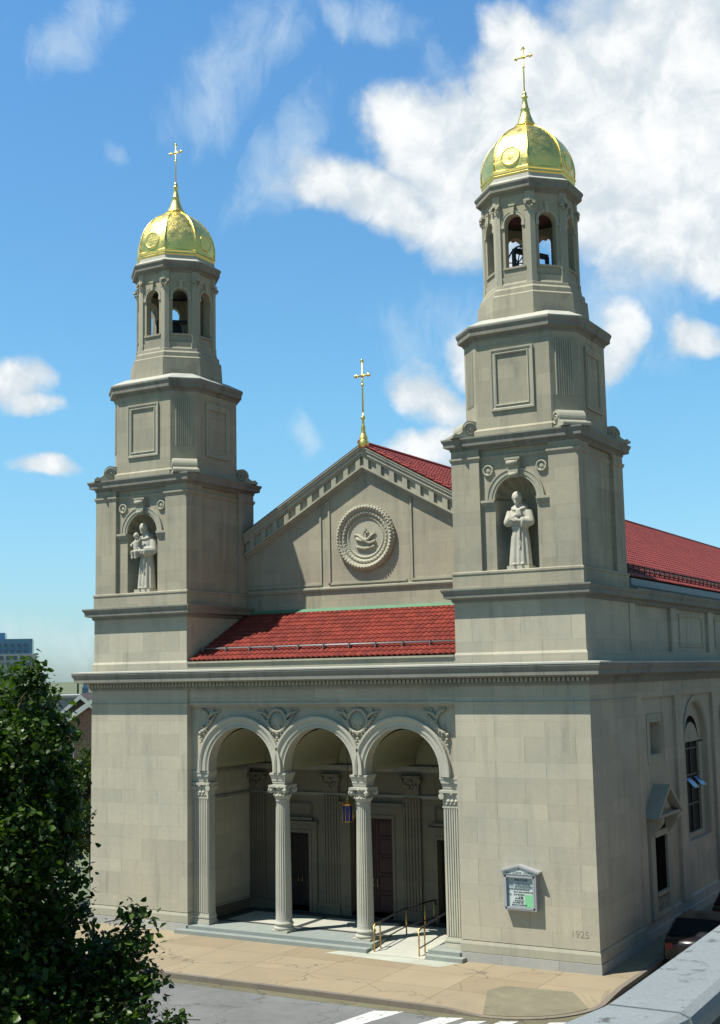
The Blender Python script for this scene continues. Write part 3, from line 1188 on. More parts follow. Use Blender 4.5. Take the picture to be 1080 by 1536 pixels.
        b.lathe([(.001, .002), (.31, .002)], 24, (0, 0, 0), mp=lambda x, y, z: tuple(cc + t_ * x + up_ * y + out_ * z), caps=False)
        b.build('dome_oculus', m_gold, t)
    b = MB()
    b.lathe([(.40, 28.06), (.42, 28.1), (.36, 28.14), (.27, 28.32), (.19, 28.55), (.15, 28.72), (.17, 28.75), (.13, 28.8), (.10, 28.98), (.075, 29.15), (.11, 29.19), (.11, 29.23), (.06, 29.27), (.085, 29.33), (.05, 29.4), (.03, 29.44), (.001, 29.44)], 16)
    b.build('finial', m_gold, t)
    cross(t, 29.4, 31.1, 30.70, .30, .026)
    return t


def cross(parent, z0, z1, za, arm, r, x=0, y=0, big=1.0):
    b = MB()
    b.tube([(x, y, z0), (x, y, z1 - .06)], r, 8)
    b.tube([(x - arm, y, za), (x + arm, y, za)], r, 8)
    for p in ((x - arm, y, za), (x + arm, y, za), (x, y, z1 - .04)):
        b.ball(p, r * 1.9, 8)
    for dx, dz in ((-1, 0), (1, 0), (0, 1)):
        cx = x + dx * (arm - .05)
        cz = (za if dx else z1 - .1)
        b.tube([(cx - (0 if dx else .07), y, cz - (.07 if dx else 0)), (cx + (0 if dx else .07), y, cz + (.07 if dx else 0))], r * .9, 6)
    for s in (-1, 1):
        for q in (-1, 1):
            b.tube([(x + s * .09, y, za), (x, y, za + q * .09)], r * .6, 6)
    b.ball((x, y, za), r * 2.2, 8)
    b.ball((x, y, za - .36), r * 1.8, 8)
    b.build('cross', m_gold, parent)


tower = build_tower()
tower2 = copy_tree(tower, church)
tower2.location = (-XC, YC, 0)
tower['label'] = 'nearer bell tower on the corner of the side street'
tower2['label'] = 'farther bell tower beside the tree'


# ---- bells hang in the belfries
def bell(x, y, z, rz, label):
    t = thing('bell', label, 'bell', (x, y, z), rz, 'bells in the two belfries')
    b = MB()
    b.lathe([(.46, 0), (.47, .05), (.40, .16), (.31, .36), (.27, .58), (.24, .70), (.14, .78), (.001, .80)], 20, (0, 0, -.35))
    b.build('bell_body', m_bell, t)
    b = MB()
    b.box(-.75, .75, -.08, .08, .45, .6)
    b.box(-.78, -.70, -.07, .07, -.75, .52)
    b.box(.70, .78, -.07, .07, -.75, .52)
    b.build('bell_frame', m_bell, t)
    b = MB()
    ring = [(-.58, .58 * cos(a * pi / 14), .1 + .58 * sin(a * pi / 14)) for a in range(29)]
    b.tube(ring, .03, 6)
    for a in range(4):
        th = a * pi / 4 + .3
        b.tube([(-.58, .58 * cos(th), .1 + .58 * sin(th)), (-.58, -.58 * cos(th), .1 - .58 * sin(th))], .022, 6)
    b.build('bell_wheel', m_bell, t)
    return t


bell(XC, YC, 22.98, radians(62), 'dark bell with wheel inside the belfry of the nearer tower')
bell(-XC, YC, 22.98, radians(40), 'dark bell with wheel inside the belfry of the farther tower')

# ---- main cornice round the front and sides
b = MB()
mpath = [(-10, 60), (-10, 0), (10, 0), (10, 78)]
b.sweep([(-.5, 8.74), (0.02, 8.74), (.06, 8.80), (.06, 8.84), (.09, 8.85), (.09, 8.99), (.20, 9.0), (.24, 9.04), (.48, 9.06), (.48, 9.20), (.52, 9.26), (.55, 9.34), (.55, 9.40), (-.6, 9.47)], mpath, False)
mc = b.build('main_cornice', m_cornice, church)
b = MB()
b.sweep([(.3, 9.425), (.565, 9.395), (.565, 9.445), (.2, 9.475)], mpath, False)
b.build('cornice_coping', m_slope, mc)
b = MB()
x = -9.98
while x < 10.02:
    b.box(x - .045, x + .045, -.185, -.088, 8.862, 8.985)
    x += 0.155
b.build('dentil_band', m_trim, mc)

# ---- arcade
b = MB()
mpa = lambda u, d, z: (u, .30 + d, z)
edges = [-5.43, -1.635, 1.635, 5.43]
for (e0, e1), cx in zip(zip(edges[:-1], edges[1:]), (-3.27, 0.0, 3.27)):
    b.arch_wall(mpa, e0, e1, 5.81, 8.2, cx, 1.395, 5.81, 5.975, .46, 32, back=True)
for x0, x1 in ((-5.43, -4.665), (-1.875, -1.395), (1.395, 1.875), (4.665, 5.43)):
    b.face([(x0, .3, 5.81), (x1, .3, 5.81), (x1, .76, 5.81), (x0, .76, 5.81)])
arc = b.build('porch_arcade', m_stone, church)
b = MB()
b.box(-5.43, 5.43, .10, .76, 8.26, 8.76)
b.box(-5.43, 5.43, .06, .5, 8.19, 8.262)
b.box(-5.43, 5.43, .2, .5, 8.1, 8.192)
b.build('arcade_frieze', m_stone, church)
b = MB()
for cx in (-3.27, 0, 3.27):
    bb = MB()
    bb.arch_ring(mpa, cx, 5.975, [(1.395, 0.0), (1.395, -.04), (1.45, -.04), (1.46, -.055), (1.50, -.045), (1.51, -.08), (1.65, -.09), (1.67, -.125), (1.73, -.155), (1.80, -.155), (1.80, 0)], 5.82, 40)
    bb.build('archivolt', m_column, arc)
for s in (-1, 1):       # wall piece between respond and tower
    pass


def spandrel(cx, half=0):
    b = MB()
    cz = 7.62
    f = lambda x, y, z: (cx + x * 1.12, .30 - z * 1.5, cz + y * 1.02)
    keep = (lambda x: True) if half == 0 else ((lambda x: x * half <= 0.02))
    if half == 0:
        b.lathe([(.34, 0.0), (.34, .03), (.001, .045)], 24, mp=lambda x, y, z: f(x, y * 1.15, z), caps=False)
    n = 26
    pts = []
    for i in range(n + 1):
        a = 2 * pi * i / n
        pts.append((.33 * cos(a), .38 * sin(a)))
    seg = [p for p in pts]
    # wreath
    run = []
    for p in seg:
        if keep(p[0]):
            run.append(f(p[0], p[1], .05))
        else:
            if len(run) > 1:
                b.tube(run, .055, 6)
            run = []
    if len(run) > 1:
        b.tube(run, .055, 6)
    for i in range(22):
        a = 2 * pi * i / 22
        if keep(.36 * cos(a)):
            b.ball(f(.36 * cos(a), .41 * sin(a), .06), .045, 6)
    # leaves curling out to both sides and a drop below
    for s in (-1, 1):
        if half and s == half:
            continue
        pr = [(.34, .12), (.45, .24), (.56, .28), (.68, .30), (.80, .36)]
        b.tube([f(s * x, y, .04) for x, y in pr], [.06, .065, .05, .04, .02], 6)
        pr = [(.28, -.2), (.42, -.05), (.50, .06), (.60, .10)]
        b.tube([f(s * x, y, .04) for x, y in pr], [.05, .06, .045, .02], 6)
        for (x, y, r) in ((.5, .36, .05), (.62, .2, .05), (.42, .0, .055), (.38, -.12, .05), (.24, -.36, .055), (.14, -.45, .05), (.1, -.2, .05), (.54, .14, .04)):
            b.ball(f(s * x, y, .04), r, 7)
    for (x, y, r) in ((0, -.44, .075), (0, -.58, .06), (.05, -.66, .045), (-.05, -.66, .045), (0, -.76, .04), (0, -.88, .025)):
        if keep(x):
            b.ball(f(x, y, .04), r, 7)
    b.build('spandrel_wreath', m_trim, arc)


spandrel(-1.635)
spandrel(1.635)
spandrel(-5.0, -1)
spandrel(5.0, 1)


def capital_mesh(half=.345):
    b = MB()

    def leafy(a, z):
        return 1 + (.10 * max(0, cos(4 * a)) if z < 5.05 else .06 * max(0, cos(8 * a)))
    b.lathe([(.236, 4.88), (.26, 4.92), (.295, 5.0), (.305, 5.03), (.24, 5.05), (.245, 5.12), (.27, 5.18), (.245, 5.21), (.25, 5.31)], 48, mod=leafy, smooth=False)
    ab = []
    for k in range(4):
        a0_ = pi / 4 + k * pi / 2
        for s in range(6):
            t_ = s / 6
            p0 = Vector((cos(a0_), sin(a0_))) * .515
            p1 = Vector((cos(a0_ + pi / 2), sin(a0_ + pi / 2))) * .515
            q = p0.lerp(p1, t_)
            q *= 1 - .10 * sin(pi * t_)
            ab.append((q.x, q.y))
    b.prism(ab, lambda u, v, d: (u, v, d), 5.315, 5.39)
    for k in range(4):
        a = pi / 4 + k * pi / 2
        c = Vector((cos(a), sin(a), 0))
        tn = Vector((-sin(a), cos(a), 0))
        cc = c * .42 + Vector((0, 0, 5.215))
        b.tube([cc - tn * .05, cc + tn * .05], .10, 14)
        for q in (-1, 1):
            b.ball(cc + tn * (.055 * q), .045, 8)
        b.tube([c * .26 + Vector((0, 0, 5.02)), c * .31 + Vector((0, 0, 5.2)), c * .40 + Vector((0, 0, 5.3))], [.03, .04, .045], 6)
        a2 = k * pi / 2
        b.ball((.31 * cos(a2), .31 * sin(a2), 5.32), .055, 8)
        for da in (-.32, .32):
            b.ball((.285 * cos(a2 + da), .285 * sin(a2 + da), 5.03), .05, 7)
        b.ball((.30 * cos(a2), .30 * sin(a2), 5.04), .05, 7)
    return b


def impost_profile():
    return [(-.02, 5.39), (.0, 5.39), (.0, 5.45), (.015, 5.46), (.015, 5.52), (.03, 5.535), (.03, 5.60), (.04, 5.62), (.07, 5.72), (.085, 5.75), (.085, 5.81), (-.02, 5.81)]


def build_column(x):
    y = .53
    b = MB()
    nf = 24

    def flute(a, z):
        c = (a * nf / (2 * pi)) % 1.0
        return 1.0 - 0.075 * max(0.0, sin(pi * c)) ** 0.7 if 0.9 < z < 4.78 else 1.0
    prof = [(.295, .76), (.288, .82), (.285, .88)] + [(.283 - .044 * (i / 12) ** 1.6, .885 + (4.77 - .885) * i / 12) for i in range(13)] + [(.24, 4.785), (.24, 4.83), (.265, 4.84), (.265, 4.88), (.238, 4.89)]
    b.lathe(prof, nf * 6, (0, 0, 0), mod=flute, smooth=False)
    col = b.build('column', m_column, church, (x, y, 0))
    b = MB()
    b.box(-.335, .335, -.335, .335, .39, .47)
    b.lathe([(.335, .47), (.36, .51), (.345, .56), (.315, .58), (.31, .61), (.33, .64), (.345, .67), (.325, .71), (.30, .73), (.295, .76)], 32)
    b.build('column_base', m_column, col)
    capital_mesh().build('capital', m_column, col)
    b = MB()
    b.sweep(impost_profile(), sq(.245), True)
    b.face([(-.24, -.24, 5.392), (.24, -.24, 5.392), (.24, .24, 5.392), (-.24, .24, 5.392)])
    b.build('impost_block', m_column, col)
    return col


col0 = build_column(-1.635)
cc = copy_tree(col0, church)
cc.location = (1.635, .53, 0)
# fluted piers against the towers at both ends
for s_ in (-1, 1):
    b = MB()
    fx = lambda u, d, z, s_=s_: (s_ * (5.44 - u), .34 + d, z)     # u from the tower inwards
    W_ = .70
    b.box(0, W_, 0.02, .42, .76, 4.88, fx)
    for i in range(8):
        u = .06 + i * (W_ - .12) / 7
        b.box(u - .024, u + .024, -.012, .025, .80, 4.80, fx)
    for i in range(4):
        d = .07 + i * .10
        b.box(W_ - .01, W_ + .02, d - .02, d + .02, .80, 4.80, fx)
    pier = b.build('fluted_pier', m_column, church)
    b = MB()
    b.box(0, W_ + .06, -.06, .47, .39, .49, fx)
    b.box(0, W_ + .045, -.045, .455, .49, .56, fx)
    b.box(0, W_ + .02, -.02, .44, .56, .62, fx)
    b.box(0, W_ + .04, -.04, .45, .62, .69, fx)
    b.box(0, W_ + .015, -.01, .43, .69, .76, fx)
    b.build('pier_base', m_column, pier)
    b = MB()
    b.box(0, W_ + .02, -.02, .44, 4.82, 4.88, fx)
    b.prism([(0, 4.88), (W_, 4.88), (W_ + .04, 5.31), (0, 5.31)], lambda u, z, d, fx=fx: fx(u, d, z), .0, .42)
    b.box(0, W_ + .10, -.09, .48, 5.31, 5.39, fx)
    b.tube([fx(W_ + .03, -.09, 5.2), fx(W_ + .03, .02, 5.2)], .10, 12)
    b.tube([fx(.10, -.07, 5.2), fx(.10, .02, 5.2)], .09, 12)
    b.tube([fx(W_ + .0, .40, 5.2), fx(W_ + .09, .40, 5.2)], .09, 12)
    for u in (.22, .36, .50):
        b.ball(fx(u, -.01, 5.04), .07, 8)
    b.ball(fx(.36, -.03, 5.28), .07, 8)
    for u in (.15, .29, .43, .57):
        b.ball(fx(u, .0, 4.95), .05, 7)
    b.build('pier_capital', m_column, pier)
    b = MB()
    b.box(0, W_ - .02, 0.0, .42, 5.392, 5.45, fx)
    b.box(0, W_ + .0, -.015, .43, 5.45, 5.53, fx)
    b.box(0, W_ + .02, -.03, .44, 5.53, 5.61, fx)
    b.prism([(0, 5.61), (W_ + .03, 5.61), (W_ + .075, 5.74), (0, 5.74)], lambda u, z, d, fx=fx: fx(u, d, z), -.06, .46)
    b.box(0, W_ + .085, -.075, .47, 5.74, 5.808, fx)
    b.build('pier_impost', m_column, pier)

# ---- porch floor, steps, ramp
b = MB()
b.box(-5.45, 2.2, 1.25, 4.05, 0.1, .39)
b.box(4.25, 5.45, 1.25, 4.05, 0.1, .39)
b.box(2.2, 4.25, 1.5, 4.05, 0.1, .388)
pf = b.build('porch_floor', m_floor, church)
for x0, x1 in ((-5.45, 2.198), (4.252, 5.45)):
    b = MB()
    b.box(x0, x1, -.05, 1.248, 0.1, .392)
    b.build('granite_edge', m_step, church)
for x0, x1, y0_, y1_ in ((-5.40, 5.40, 3.3, 3.93), (-5.40, -4.75, 1.26, 3.29), (4.75, 5.40, 1.26, 3.29), (-4.74, 2.19, 1.26, 1.46), (-1.75, -1.5, 1.47, 3.29), (1.5, 1.75, 1.47, 3.29), (4.26, 4.74, 1.26, 1.46)):
    b = MB()
    b.box(x0, x1, y0_, y1_, .38, .394)
    b.build('floor_border', m_floordark, pf)
for x0, x1 in ((-5.75, 2.15), (4.3, 5.6)):
    b = MB()
    b.box(x0, x1, -.36, -.052, .1, .275)
    b.build('entrance_step', m_step, church)
b = MB()
P = [(2.2, -.36, .16), (4.25, -.36, .16), (4.25, 1.5, .388), (2.2, 1.5, .388)]
b.face(P)
b.face([(2.2, -.36, .1), (2.2, -.36, .16), (2.2, 1.5, .388), (2.2, 1.5, .1)])
b.face([(4.25, -.36, .1), (4.25, -.36, .16), (4.25, 1.5, .388), (4.25, 1.5, .1)])
b.build('entrance_ramp', m_floor, church)

# ---- porch interior
b = MB()
mpb = lambda u, d, z: (u, 4.0 + d, z)
doors = [(-3.86, -2.70, .54, 3.28), (-.88, .88, .54, 3.94), (2.70, 3.86, .54, 3.28)]
b.rect_wall(mpb, -5.43, 5.43, .2, 8.2, doors, .32)
for s in (-1, 1):
    b.face([(s * 5.428, .3, .2), (s * 5.428, 4.0, .2), (s * 5.428, 4.0, 8.2), (s * 5.428, .3, 8.2)])
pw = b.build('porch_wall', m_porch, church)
for x0, x1, y0_ in ((-5.43, -5.36, 1.0), (5.36, 5.43, 1.0), (-5.36, -4.2, 3.93), (-2.35, -1.35, 3.93), (1.35, 2.35, 3.93), (4.2, 5.36, 3.93)):
    b = MB()
    b.box(x0, x1, y0_, 3.998, .39, .75)
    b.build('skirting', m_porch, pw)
b = MB()
pin = [(-5.43, .77), (-5.43, 4.0), (5.43, 4.0), (5.43, .77)]
pin = pin[::-1]
for z0, z1, o in ((4.68, 4.80, .07), (5.62, 5.84, .13)):
    b.sweep([(0, z0), (-o * .5, z0 + .03), (-o, z0 + (z1 - z0) * .5), (-o, z1), (0, z1)], [(p[0], p[1]) for p in pin[::-1]][::-1], False)
b.build('string_moulding', m_cornice, pw)
for (a, c, z0, z1) in doors:
    big = a < -.5 and c > 0
    b = MB()
    w = .46 if big else .34
    tp = 4.40 if big else 3.62
    for u0, u1 in ((a - w, a), (c, c + w)):
        b.box(u0, u1, -.09, .001, .39, z1, mpb)
    b.box(a - w, c + w, -.09, .001, z1, tp, mpb)
    b.box(a - w - .05, c + w + .05, -.16, -.005, tp + .002, tp + .10, mpb)
    for u0, u1 in ((a - .12, a - .002), (c + .002, c + .12)):
        b.box(u0, u1, -.12, -.085, .39, z1, mpb)
    b.box(a - .12, c + .12, -.12, -.085, z1 + .002, z1 + .12, mpb)
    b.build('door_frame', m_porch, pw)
    b = MB()
    b.face([mpb(a, .30, z0), mpb(c, .30, z0), mpb(c, .30, z1), mpb(a, .30, z1)])
    b.box(a, c, .0, .32, .39, z0, mpb)
    n = 2 if big else 2
    ww = (c - a) / n
    for i in range(n):
        u0 = a + i * ww
        b.box(u0 + .01, u0 + ww - .01, .24, .30, z0 + .01, z1 - .01, mpb)
        k = 5
        hh = (z1 - z0 - .1) / k
        for j in range(k):
            b.frame(lambda u, d, z: mpb(u, .24 + d, z), u0 + .09, u0 + ww - .09, z0 + .06 + j * hh, z0 + .04 + (j + 1) * hh - .05, .05, -.025)
    d = b.build('door', m_door if big else m_brown, church)
    b = MB()
    mid = (a + c) / 2
    for s in (-1, 1):
        b.tube([mpb(mid + s * .08, .23, 1.45), mpb(mid + s * .08, .17, 1.48), mpb(mid + s * .08, .17, 1.72), mpb(mid + s * .08, .23, 1.75)], .014, 6)
    b.build('door_handle', m_brass, d)
    if not big:
        b = MB()
        b.frame(mpb, a - .12, c + .12, 3.86, 4.42, .07, -.05)
        b.box(a - .16, c + .16, -.12, 0, 3.76, 3.855, mpb)
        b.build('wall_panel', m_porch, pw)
for xx in (-5.05, -1.70, 1.70, 5.05):
    b = MB()
    w = .31
    b.box(xx - w - .06, xx + w + .06, 3.85, 4.0, .39, .62)
    b.box(xx - w - .02, xx + w + .02, 3.88, 4.0, .62, .75)
    for i in range(6):
        u = xx - w + i * (2 * w / 5.0)
        b.box(u - .032, u + .032, 3.90, 3.96, .75, 4.72)
    b.box(xx - w, xx + w, 3.94, 4.0, .75, 4.72)
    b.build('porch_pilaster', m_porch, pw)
    b = MB()
    b.box(xx - w, xx + w, 3.88, 4.0, 4.82, 4.9)
    b.prism([(xx - w, 4.9), (xx + w, 4.9), (xx + w + .06, 5.42), (xx - w - .06, 5.42)], lambda u, z, d: (u, d, z), 3.87, 4.0)
    b.box(xx - w - .12, xx + w + .12, 3.82, 4.0, 5.42, 5.5)
    for s in (-1, 1):
        b.tube([(xx + s * (w + .06), 3.76, 5.34), (xx + s * (w + .06), 3.9, 5.34)], .09, 10)
        for q in (.08, .2):
            b.ball((xx + s * q, 3.87, 5.1 + q * .3), .07, 7)
    b.ball((xx, 3.86, 5.3), .08, 8)
    b.ball((xx, 3.87, 5.02), .08, 8)
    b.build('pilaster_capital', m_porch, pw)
# transverse vaults
b = MB()
for cx in (-3.27, 0, 3.27):
    n = 20
    R = 1.42
    rows = []
    for y in (.75, 3.99):
        rows.append([(cx - R * cos(pi * i / n), y, 5.9 + R * sin(pi * i / n)) for i in range(n + 1)])
    b.grid(rows, False, True)
for x0, x1 in ((-5.42, -4.69), (-1.85, -1.42), (1.42, 1.85), (4.69, 5.42)):
    b.face([(x0, .75, 5.9), (x1, .75, 5.9), (x1, 3.99, 5.9), (x0, 3.99, 5.9)])
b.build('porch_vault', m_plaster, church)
b = MB()
for cx in (-3.27, 0, 3.27):
    n = 20
    R = 1.40
    bb = [(cx - R * cos(pi * i / n), 5.9 + R * sin(pi * i / n)) for i in range(n + 1)]
    b.face([(u, 3.985, z) for u, z in bb])
b.build('lunette', m_plaster, pw)


# ---- porch roof
def tile_roof(b, org, ux, us, nrm, Lu, Ls, w, l, seg=6, hh=.05):
    """org: eave corner; ux along the eave, us up the slope"""
    nu = int(round(Lu / w))
    ns = int(round(Ls / l))
    w = Lu / nu
    l = Ls / ns
    for i in range(nu):
        jx = random.uniform(-.004, .004)
        for j in range(ns):
            lift = .028
            r0, r1 = [], []
            for k in range(seg + 1):
                t = k / seg
                hgt = hh * (sin(pi * t) ** 1.0) if True else 0
                u = (i + t) * w + jx
                q0 = org + ux * u + us * (j * l - .02) + nrm * (hgt + lift)
                q1 = org + ux * u + us * ((j + 1) * l) + nrm * (hgt * .9)
                r0.append(q0)
                r1.append(q1)
            b.grid([r0, r1], False, True)
            b.grid([[p - nrm * .035 for p in r0], r0], False, False)


slope = Vector((0, 3.85, 1.85))
sln = slope.length
us = slope.normalized()
nr = Vector((0, -us.z, us.y))
b = MB()
tile_roof(b, Vector((-5.44, .12, 9.80)), Vector((1, 0, 0)), us, nr, 10.88, sln - .05, .215, .34)
pr = b.build('porch_roof', m_tile, church, merge=False, recalc=False)
b = MB()
b.face([(-5.44, .16, 9.78), (5.44, .16, 9.78), (5.44, 3.97, 11.63), (-5.44, 3.97, 11.63)])
b.build('roof_underlay', m_tilebase, pr)
b = MB()
b.box(-5.44, 5.44, .02, .55, 9.45, 9.70)
b.box(-5.44, 5.44, -.04, .2, 9.70, 9.765)
b.build('eave_course', m_trim, pr)
b = MB()
for k, (s_, hgt) in enumerate(((.62, .16), (.74, .13))):
    y, z = .12 + us.y * s_, 9.8 + us.z * s_
    b.tube([(-5.4, y, z + hgt), (5.4, y, z + hgt)], .022, 6)
x = -5.2
while x < 5.4:
    y, z = .12 + us.y * .68, 9.8 + us.z * .68
    b.box(x - .015, x + .015, y - .1, y + .1, z + .02, z + .19)
    x += 1.05
b.build('snow_rail', m_steel, pr)
b = MB()
b.box(-5.44, 5.44, 3.90, 4.05, 11.58, 11.72)
b.face([(-5.44, 3.9, 11.72), (5.44, 3.9, 11.72), (5.44, 3.74, 11.60), (-5.44, 3.74, 11.60)])
b.build('copper_flashing', m_copper, pr)

# ---- gable wall
SL = .555
ZA = 17.88
zr = lambda x: ZA - SL * abs(x)
GY = 4.0
b = MB()
b.prism([(-5.5, 8.3), (5.5, 8.3), (5.5, zr(5.5) - .3), (0, ZA - .3), (-5.5, zr(5.5) - .3)], lambda u, z, d: (u, d, z), GY, GY + .6)
gw = b.build('gable_wall', m_upper, church)
b = MB()


def rake(b, dt, db, y0, y1, x0=0.0, x1=5.46):
    for s in (-1, 1):
        b.prism([(s * x0, zr(x0) - dt), (s * x1, zr(x1) - dt), (s * x1, zr(x1) - db), (s * x0, zr(x0) - db)], lambda u, z, d: (u, d, z), y0, y1)


rake(b, .04, .10, 3.62, 4.1)
rake(b, .102, .20, 3.65, 4.1)
rake(b, .202, .36, 3.70, 4.1)
rake(b, .362, .45, 3.74, 4.1)
rake(b, .82, .90, 3.74, 4.1)
rake(b, .902, .98, 3.84, 4.1)
rake(b, .982, 1.05, 3.92, 4.1)
rake(b, .45, .82, 3.86, 4.1)
k = 0
x = .08
while x < 5.4:
    rake(b, .451, .819, 3.755, 3.87, x, min(x + .20, 5.46))
    x += .545
b.build('raking_cornice', m_trim, gw)
# string course and panel mouldings
b = MB()
b.sweep([(0, 12.36), (.06, 12.37), (.06, 12.42), (.09, 12.44), (.09, 12.50), (0, 12.53)], [(-5.43, GY), (5.43, GY)], False)
b.build('string_course', m_trim, gw)
b = MB()
mg = lambda u, d, z: (u, GY + d, z)
for u0, u1, z0, zt in ((-1.66, 1.45, 12.60, None),):
    b.box(u0, u0 + .07, -.05, 0, z0, zr(u0) - 1.1, mg)
    b.box(u1 - .07, u1, -.05, 0, z0, zr(u1) - 1.1, mg) if False else None
    b.box(u0, u1 + .25, -.05, 0, z0, z0 + .07, mg)
b.box(1.90, 1.97, -.05, 0, 12.60, zr(1.97) - 1.1, mg)
b.box(1.97, 5.43, -.05, 0, 12.60, 12.67, mg)
b.box(-5.43, -1.98, -.05, 0, 12.60, 12.67, mg)
b.box(-2.05, -1.98, -.05, 0, 12.67, zr(2.05) - 1.1, mg)
b.build('panel_moulding', m_trim, gw)
# medallion
b = MB()
mz = 14.32
mm = lambda x, y, z: (x, GY - z * .78, mz + y)


def crimp(a, z):
    return 1 + .012 * sin(40 * a)


b.lathe([(1.24, -.02), (1.25, .13), (1.21, .24), (1.13, .28), (1.06, .24), (1.02, .16), (.99, .15), (.96, .19), (.90, .19), (.87, .13), (.83, .07), (.80, .09), (.76, .12), (.72, .08), (.70, .05), (.001, .07)], 96, mp=mm, mod=crimp, smooth=False, caps=False)
md = b.build('medallion', m_trim, gw)
b = MB()
for i in range(56):
    a = 2 * pi * i / 56
    b.ball(mm(1.15 * cos(a), 1.15 * sin(a), .25), .06, 6)
    b.ball(mm(1.23 * cos(a + .05), 1.23 * sin(a + .05), .16), .05, 6)
for i in range(40):
    a = 2 * pi * i / 40
    b.ball(mm(.93 * cos(a), .93 * sin(a), .19), .03, 6)
b.build('medallion_leaves', m_trim, md)
b = MB()
# crossed arms before a small cross, on a cloud
b.tube([mm(-.40, -.02, .09), mm(-.15, -.12, .12), mm(.12, -.10, .14), mm(.26, .04, .13), mm(.36, .12, .1)], [.07, .085, .075, .055, .04], 8)
b.tube([mm(.44, -.16, .08), mm(.18, -.24, .12), mm(-.1, -.06, .15), mm(-.28, .08, .13), mm(-.38, .12, .1)], [.07, .08, .07, .055, .04], 8)
b.box(-.035, .035, .09, .14, -.05, .36, lambda x, y, z: mm(x, z, y))
b.box(-.13, .13, .09, .14, .16, .23, lambda x, y, z: mm(x, z, y))
for q in range(4):
    b.tube([mm(.30 + .03 * q, .06 + .015 * q, .1), mm(.40 + .02 * q, .20 - .03 * q, .1)], .018, 5)
    b.tube([mm(-.33, .08 + .02 * q, .1), mm(-.50, .16 - .04 * q, .1)], .018, 5)
for i in range(9):
    b.ball(mm(-.34 + i * .085, -.36 - .06 * sin(i * pi / 8), .08), .075, 8)
b.build('medallion_relief', m_trim, md)
# gable cross on its pedestal
b = MB()
b.lathe([(.19, 17.72), (.20, 17.95), (.16, 18.0), (.17, 18.12), (.12, 18.2), (.075, 18.42), (.10, 18.46), (.055, 18.6), (.045, 18.8), (.085, 18.84), (.085, 18.9), (.04, 18.96), (.03, 19.1), (.001, 19.1)], 14, (0.1, GY - .25, 0))
b.build('cross_pedestal', m_gold, gw)
cross(gw, 19.0, 21.15, 20.52, .30, .034, .1, GY - .25)

# ---- nave roof
NY = 78.0
b = MB()
usl = Vector((-1, 0, SL)).normalized()
nrr = Vector((SL, 0, 1)).normalized()
EX = 9.97
zE = zr(EX)
sl_len = EX / usl.x * -1
# right slope: main field behind the tower and the short piece in front of it
tile_roof(b, Vector((EX, 4.6, zE)), Vector((0, 1, 0)), usl, nrr, NY - 4.6, sl_len, .26, .40, 4, .05)
fl = 5.36 / usl.x * -1
tile_roof(b, Vector((5.36, 3.62, zr(5.36))), Vector((0, 1, 0)), usl, nrr, .97, fl, .235, .38, 6, .05)
nv = b.build('nave_roof', m_tile2, church, merge=False, recalc=False)
b = MB()
for s in (-1, 1):
    b.face([(0, 4.55, ZA - .02), (s * EX, 4.55, zE - .02), (s * EX, NY, zE - .02), (0, NY, ZA - .02)])
    b.face([(0, 3.62, ZA - .02), (s * 5.42, 3.62, zr(5.42) - .02), (s * 5.42, 4.56, zr(5.42) - .02), (0, 4.56, ZA - .02)])
    b.face([(s * 5.42, 3.62, zr(5.42) - .02), (0, 3.62, ZA - .02), (0, 3.62, ZA - .06), (s * 5.42, 3.62, zr(5.42) - .06)])
b.build('roof_underlay', m_tilebase, nv)
b = MB()
b.tube([(0, 3.61, ZA + .05), (0, NY, ZA + .05)], .10, 8)
b.build('ridge_tiles', m_tile2, nv)
b = MB()
for k in range(2):
    b.tube([(EX - .30, 4.7, zE + .30 + k * .17), (EX - .30, 60, zE + .30 + k * .17)], .026, 5)
y = 4.8
while y < 50:
    b.tube([(EX - .30, y, zE + .16), (EX - .30, y, zE + .50)], .026, 5)
    b.tube([(EX - .30, y, zE + .46), (EX - .72, y, zE + .44)], .022, 5)
    y += .62
b.build('snow_guard', m_iron, nv)
b = MB()
b.sweep([(-.3, 11.97), (.05, 11.97), (.12, 12.05), (.12, 12.28), (.06, 12.30), (.02, 12.24), (-.3, 12.24)], [(9.9, 4.6), (9.9, NY)], False)
b.build('gutter', m_gutter, nv)

# ---- nave walls
b = MB()
mw = lambda u, d, z: (9.86 - d, u, z)
win = (6.30, 7.58, 6.20, 7.34)
dop = (5.92, 7.30, 1.02, 3.42)
tra = (6.38, 7.9, 3.72, 4.06)
b.rect_wall(mw, 4.4, 9.5, .0, 8.9, [win, dop], .55)
bay = 5.3
y0 = 9.5
for i in range(12):
    a = y0 + i * bay
    b.arch_wall(mw, a, a + bay, 0.0, 8.9, a + 2.65, 1.55, 2.72, 6.35, .55, 20)
b.rect_wall(mw, y0 + 12 * bay, NY, 0, 8.9, [], .1)
b.face([(9.86, NY, 0), (-9.86, NY, 0), (-9.86, NY, 12), (9.86, NY, 12)])
b.face([(-9.86, 4.4, 0), (-9.86, NY, 0), (-9.86, NY, 12), (-9.86, 4.4, 12)])
b.rect_wall(mw, 4.4, NY, 9.3, 12.0, [], .1)
nw = b.build('nave_wall', m_stone, church)
b = MB()
b.sweep([(-.1, 0), (.09, 0), (.09, .44), (.06, .46), (.06, .78), (0, .84)], [(9.86, 4.4), (9.86, NY)], False)
b.build('nave_plinth', m_plinth, nw)
b = MB()
b.box(9.8, 9.985, 4.4, 5.15, .8, 8.76)
for i in range(12):
    a = y0 + i * bay
    b.box(9.8, 9.985, a - .25, a + .62, .8, 8.76)
b.box(9.8, 9.985, 5.15, 9.25, 8.2, 8.76)
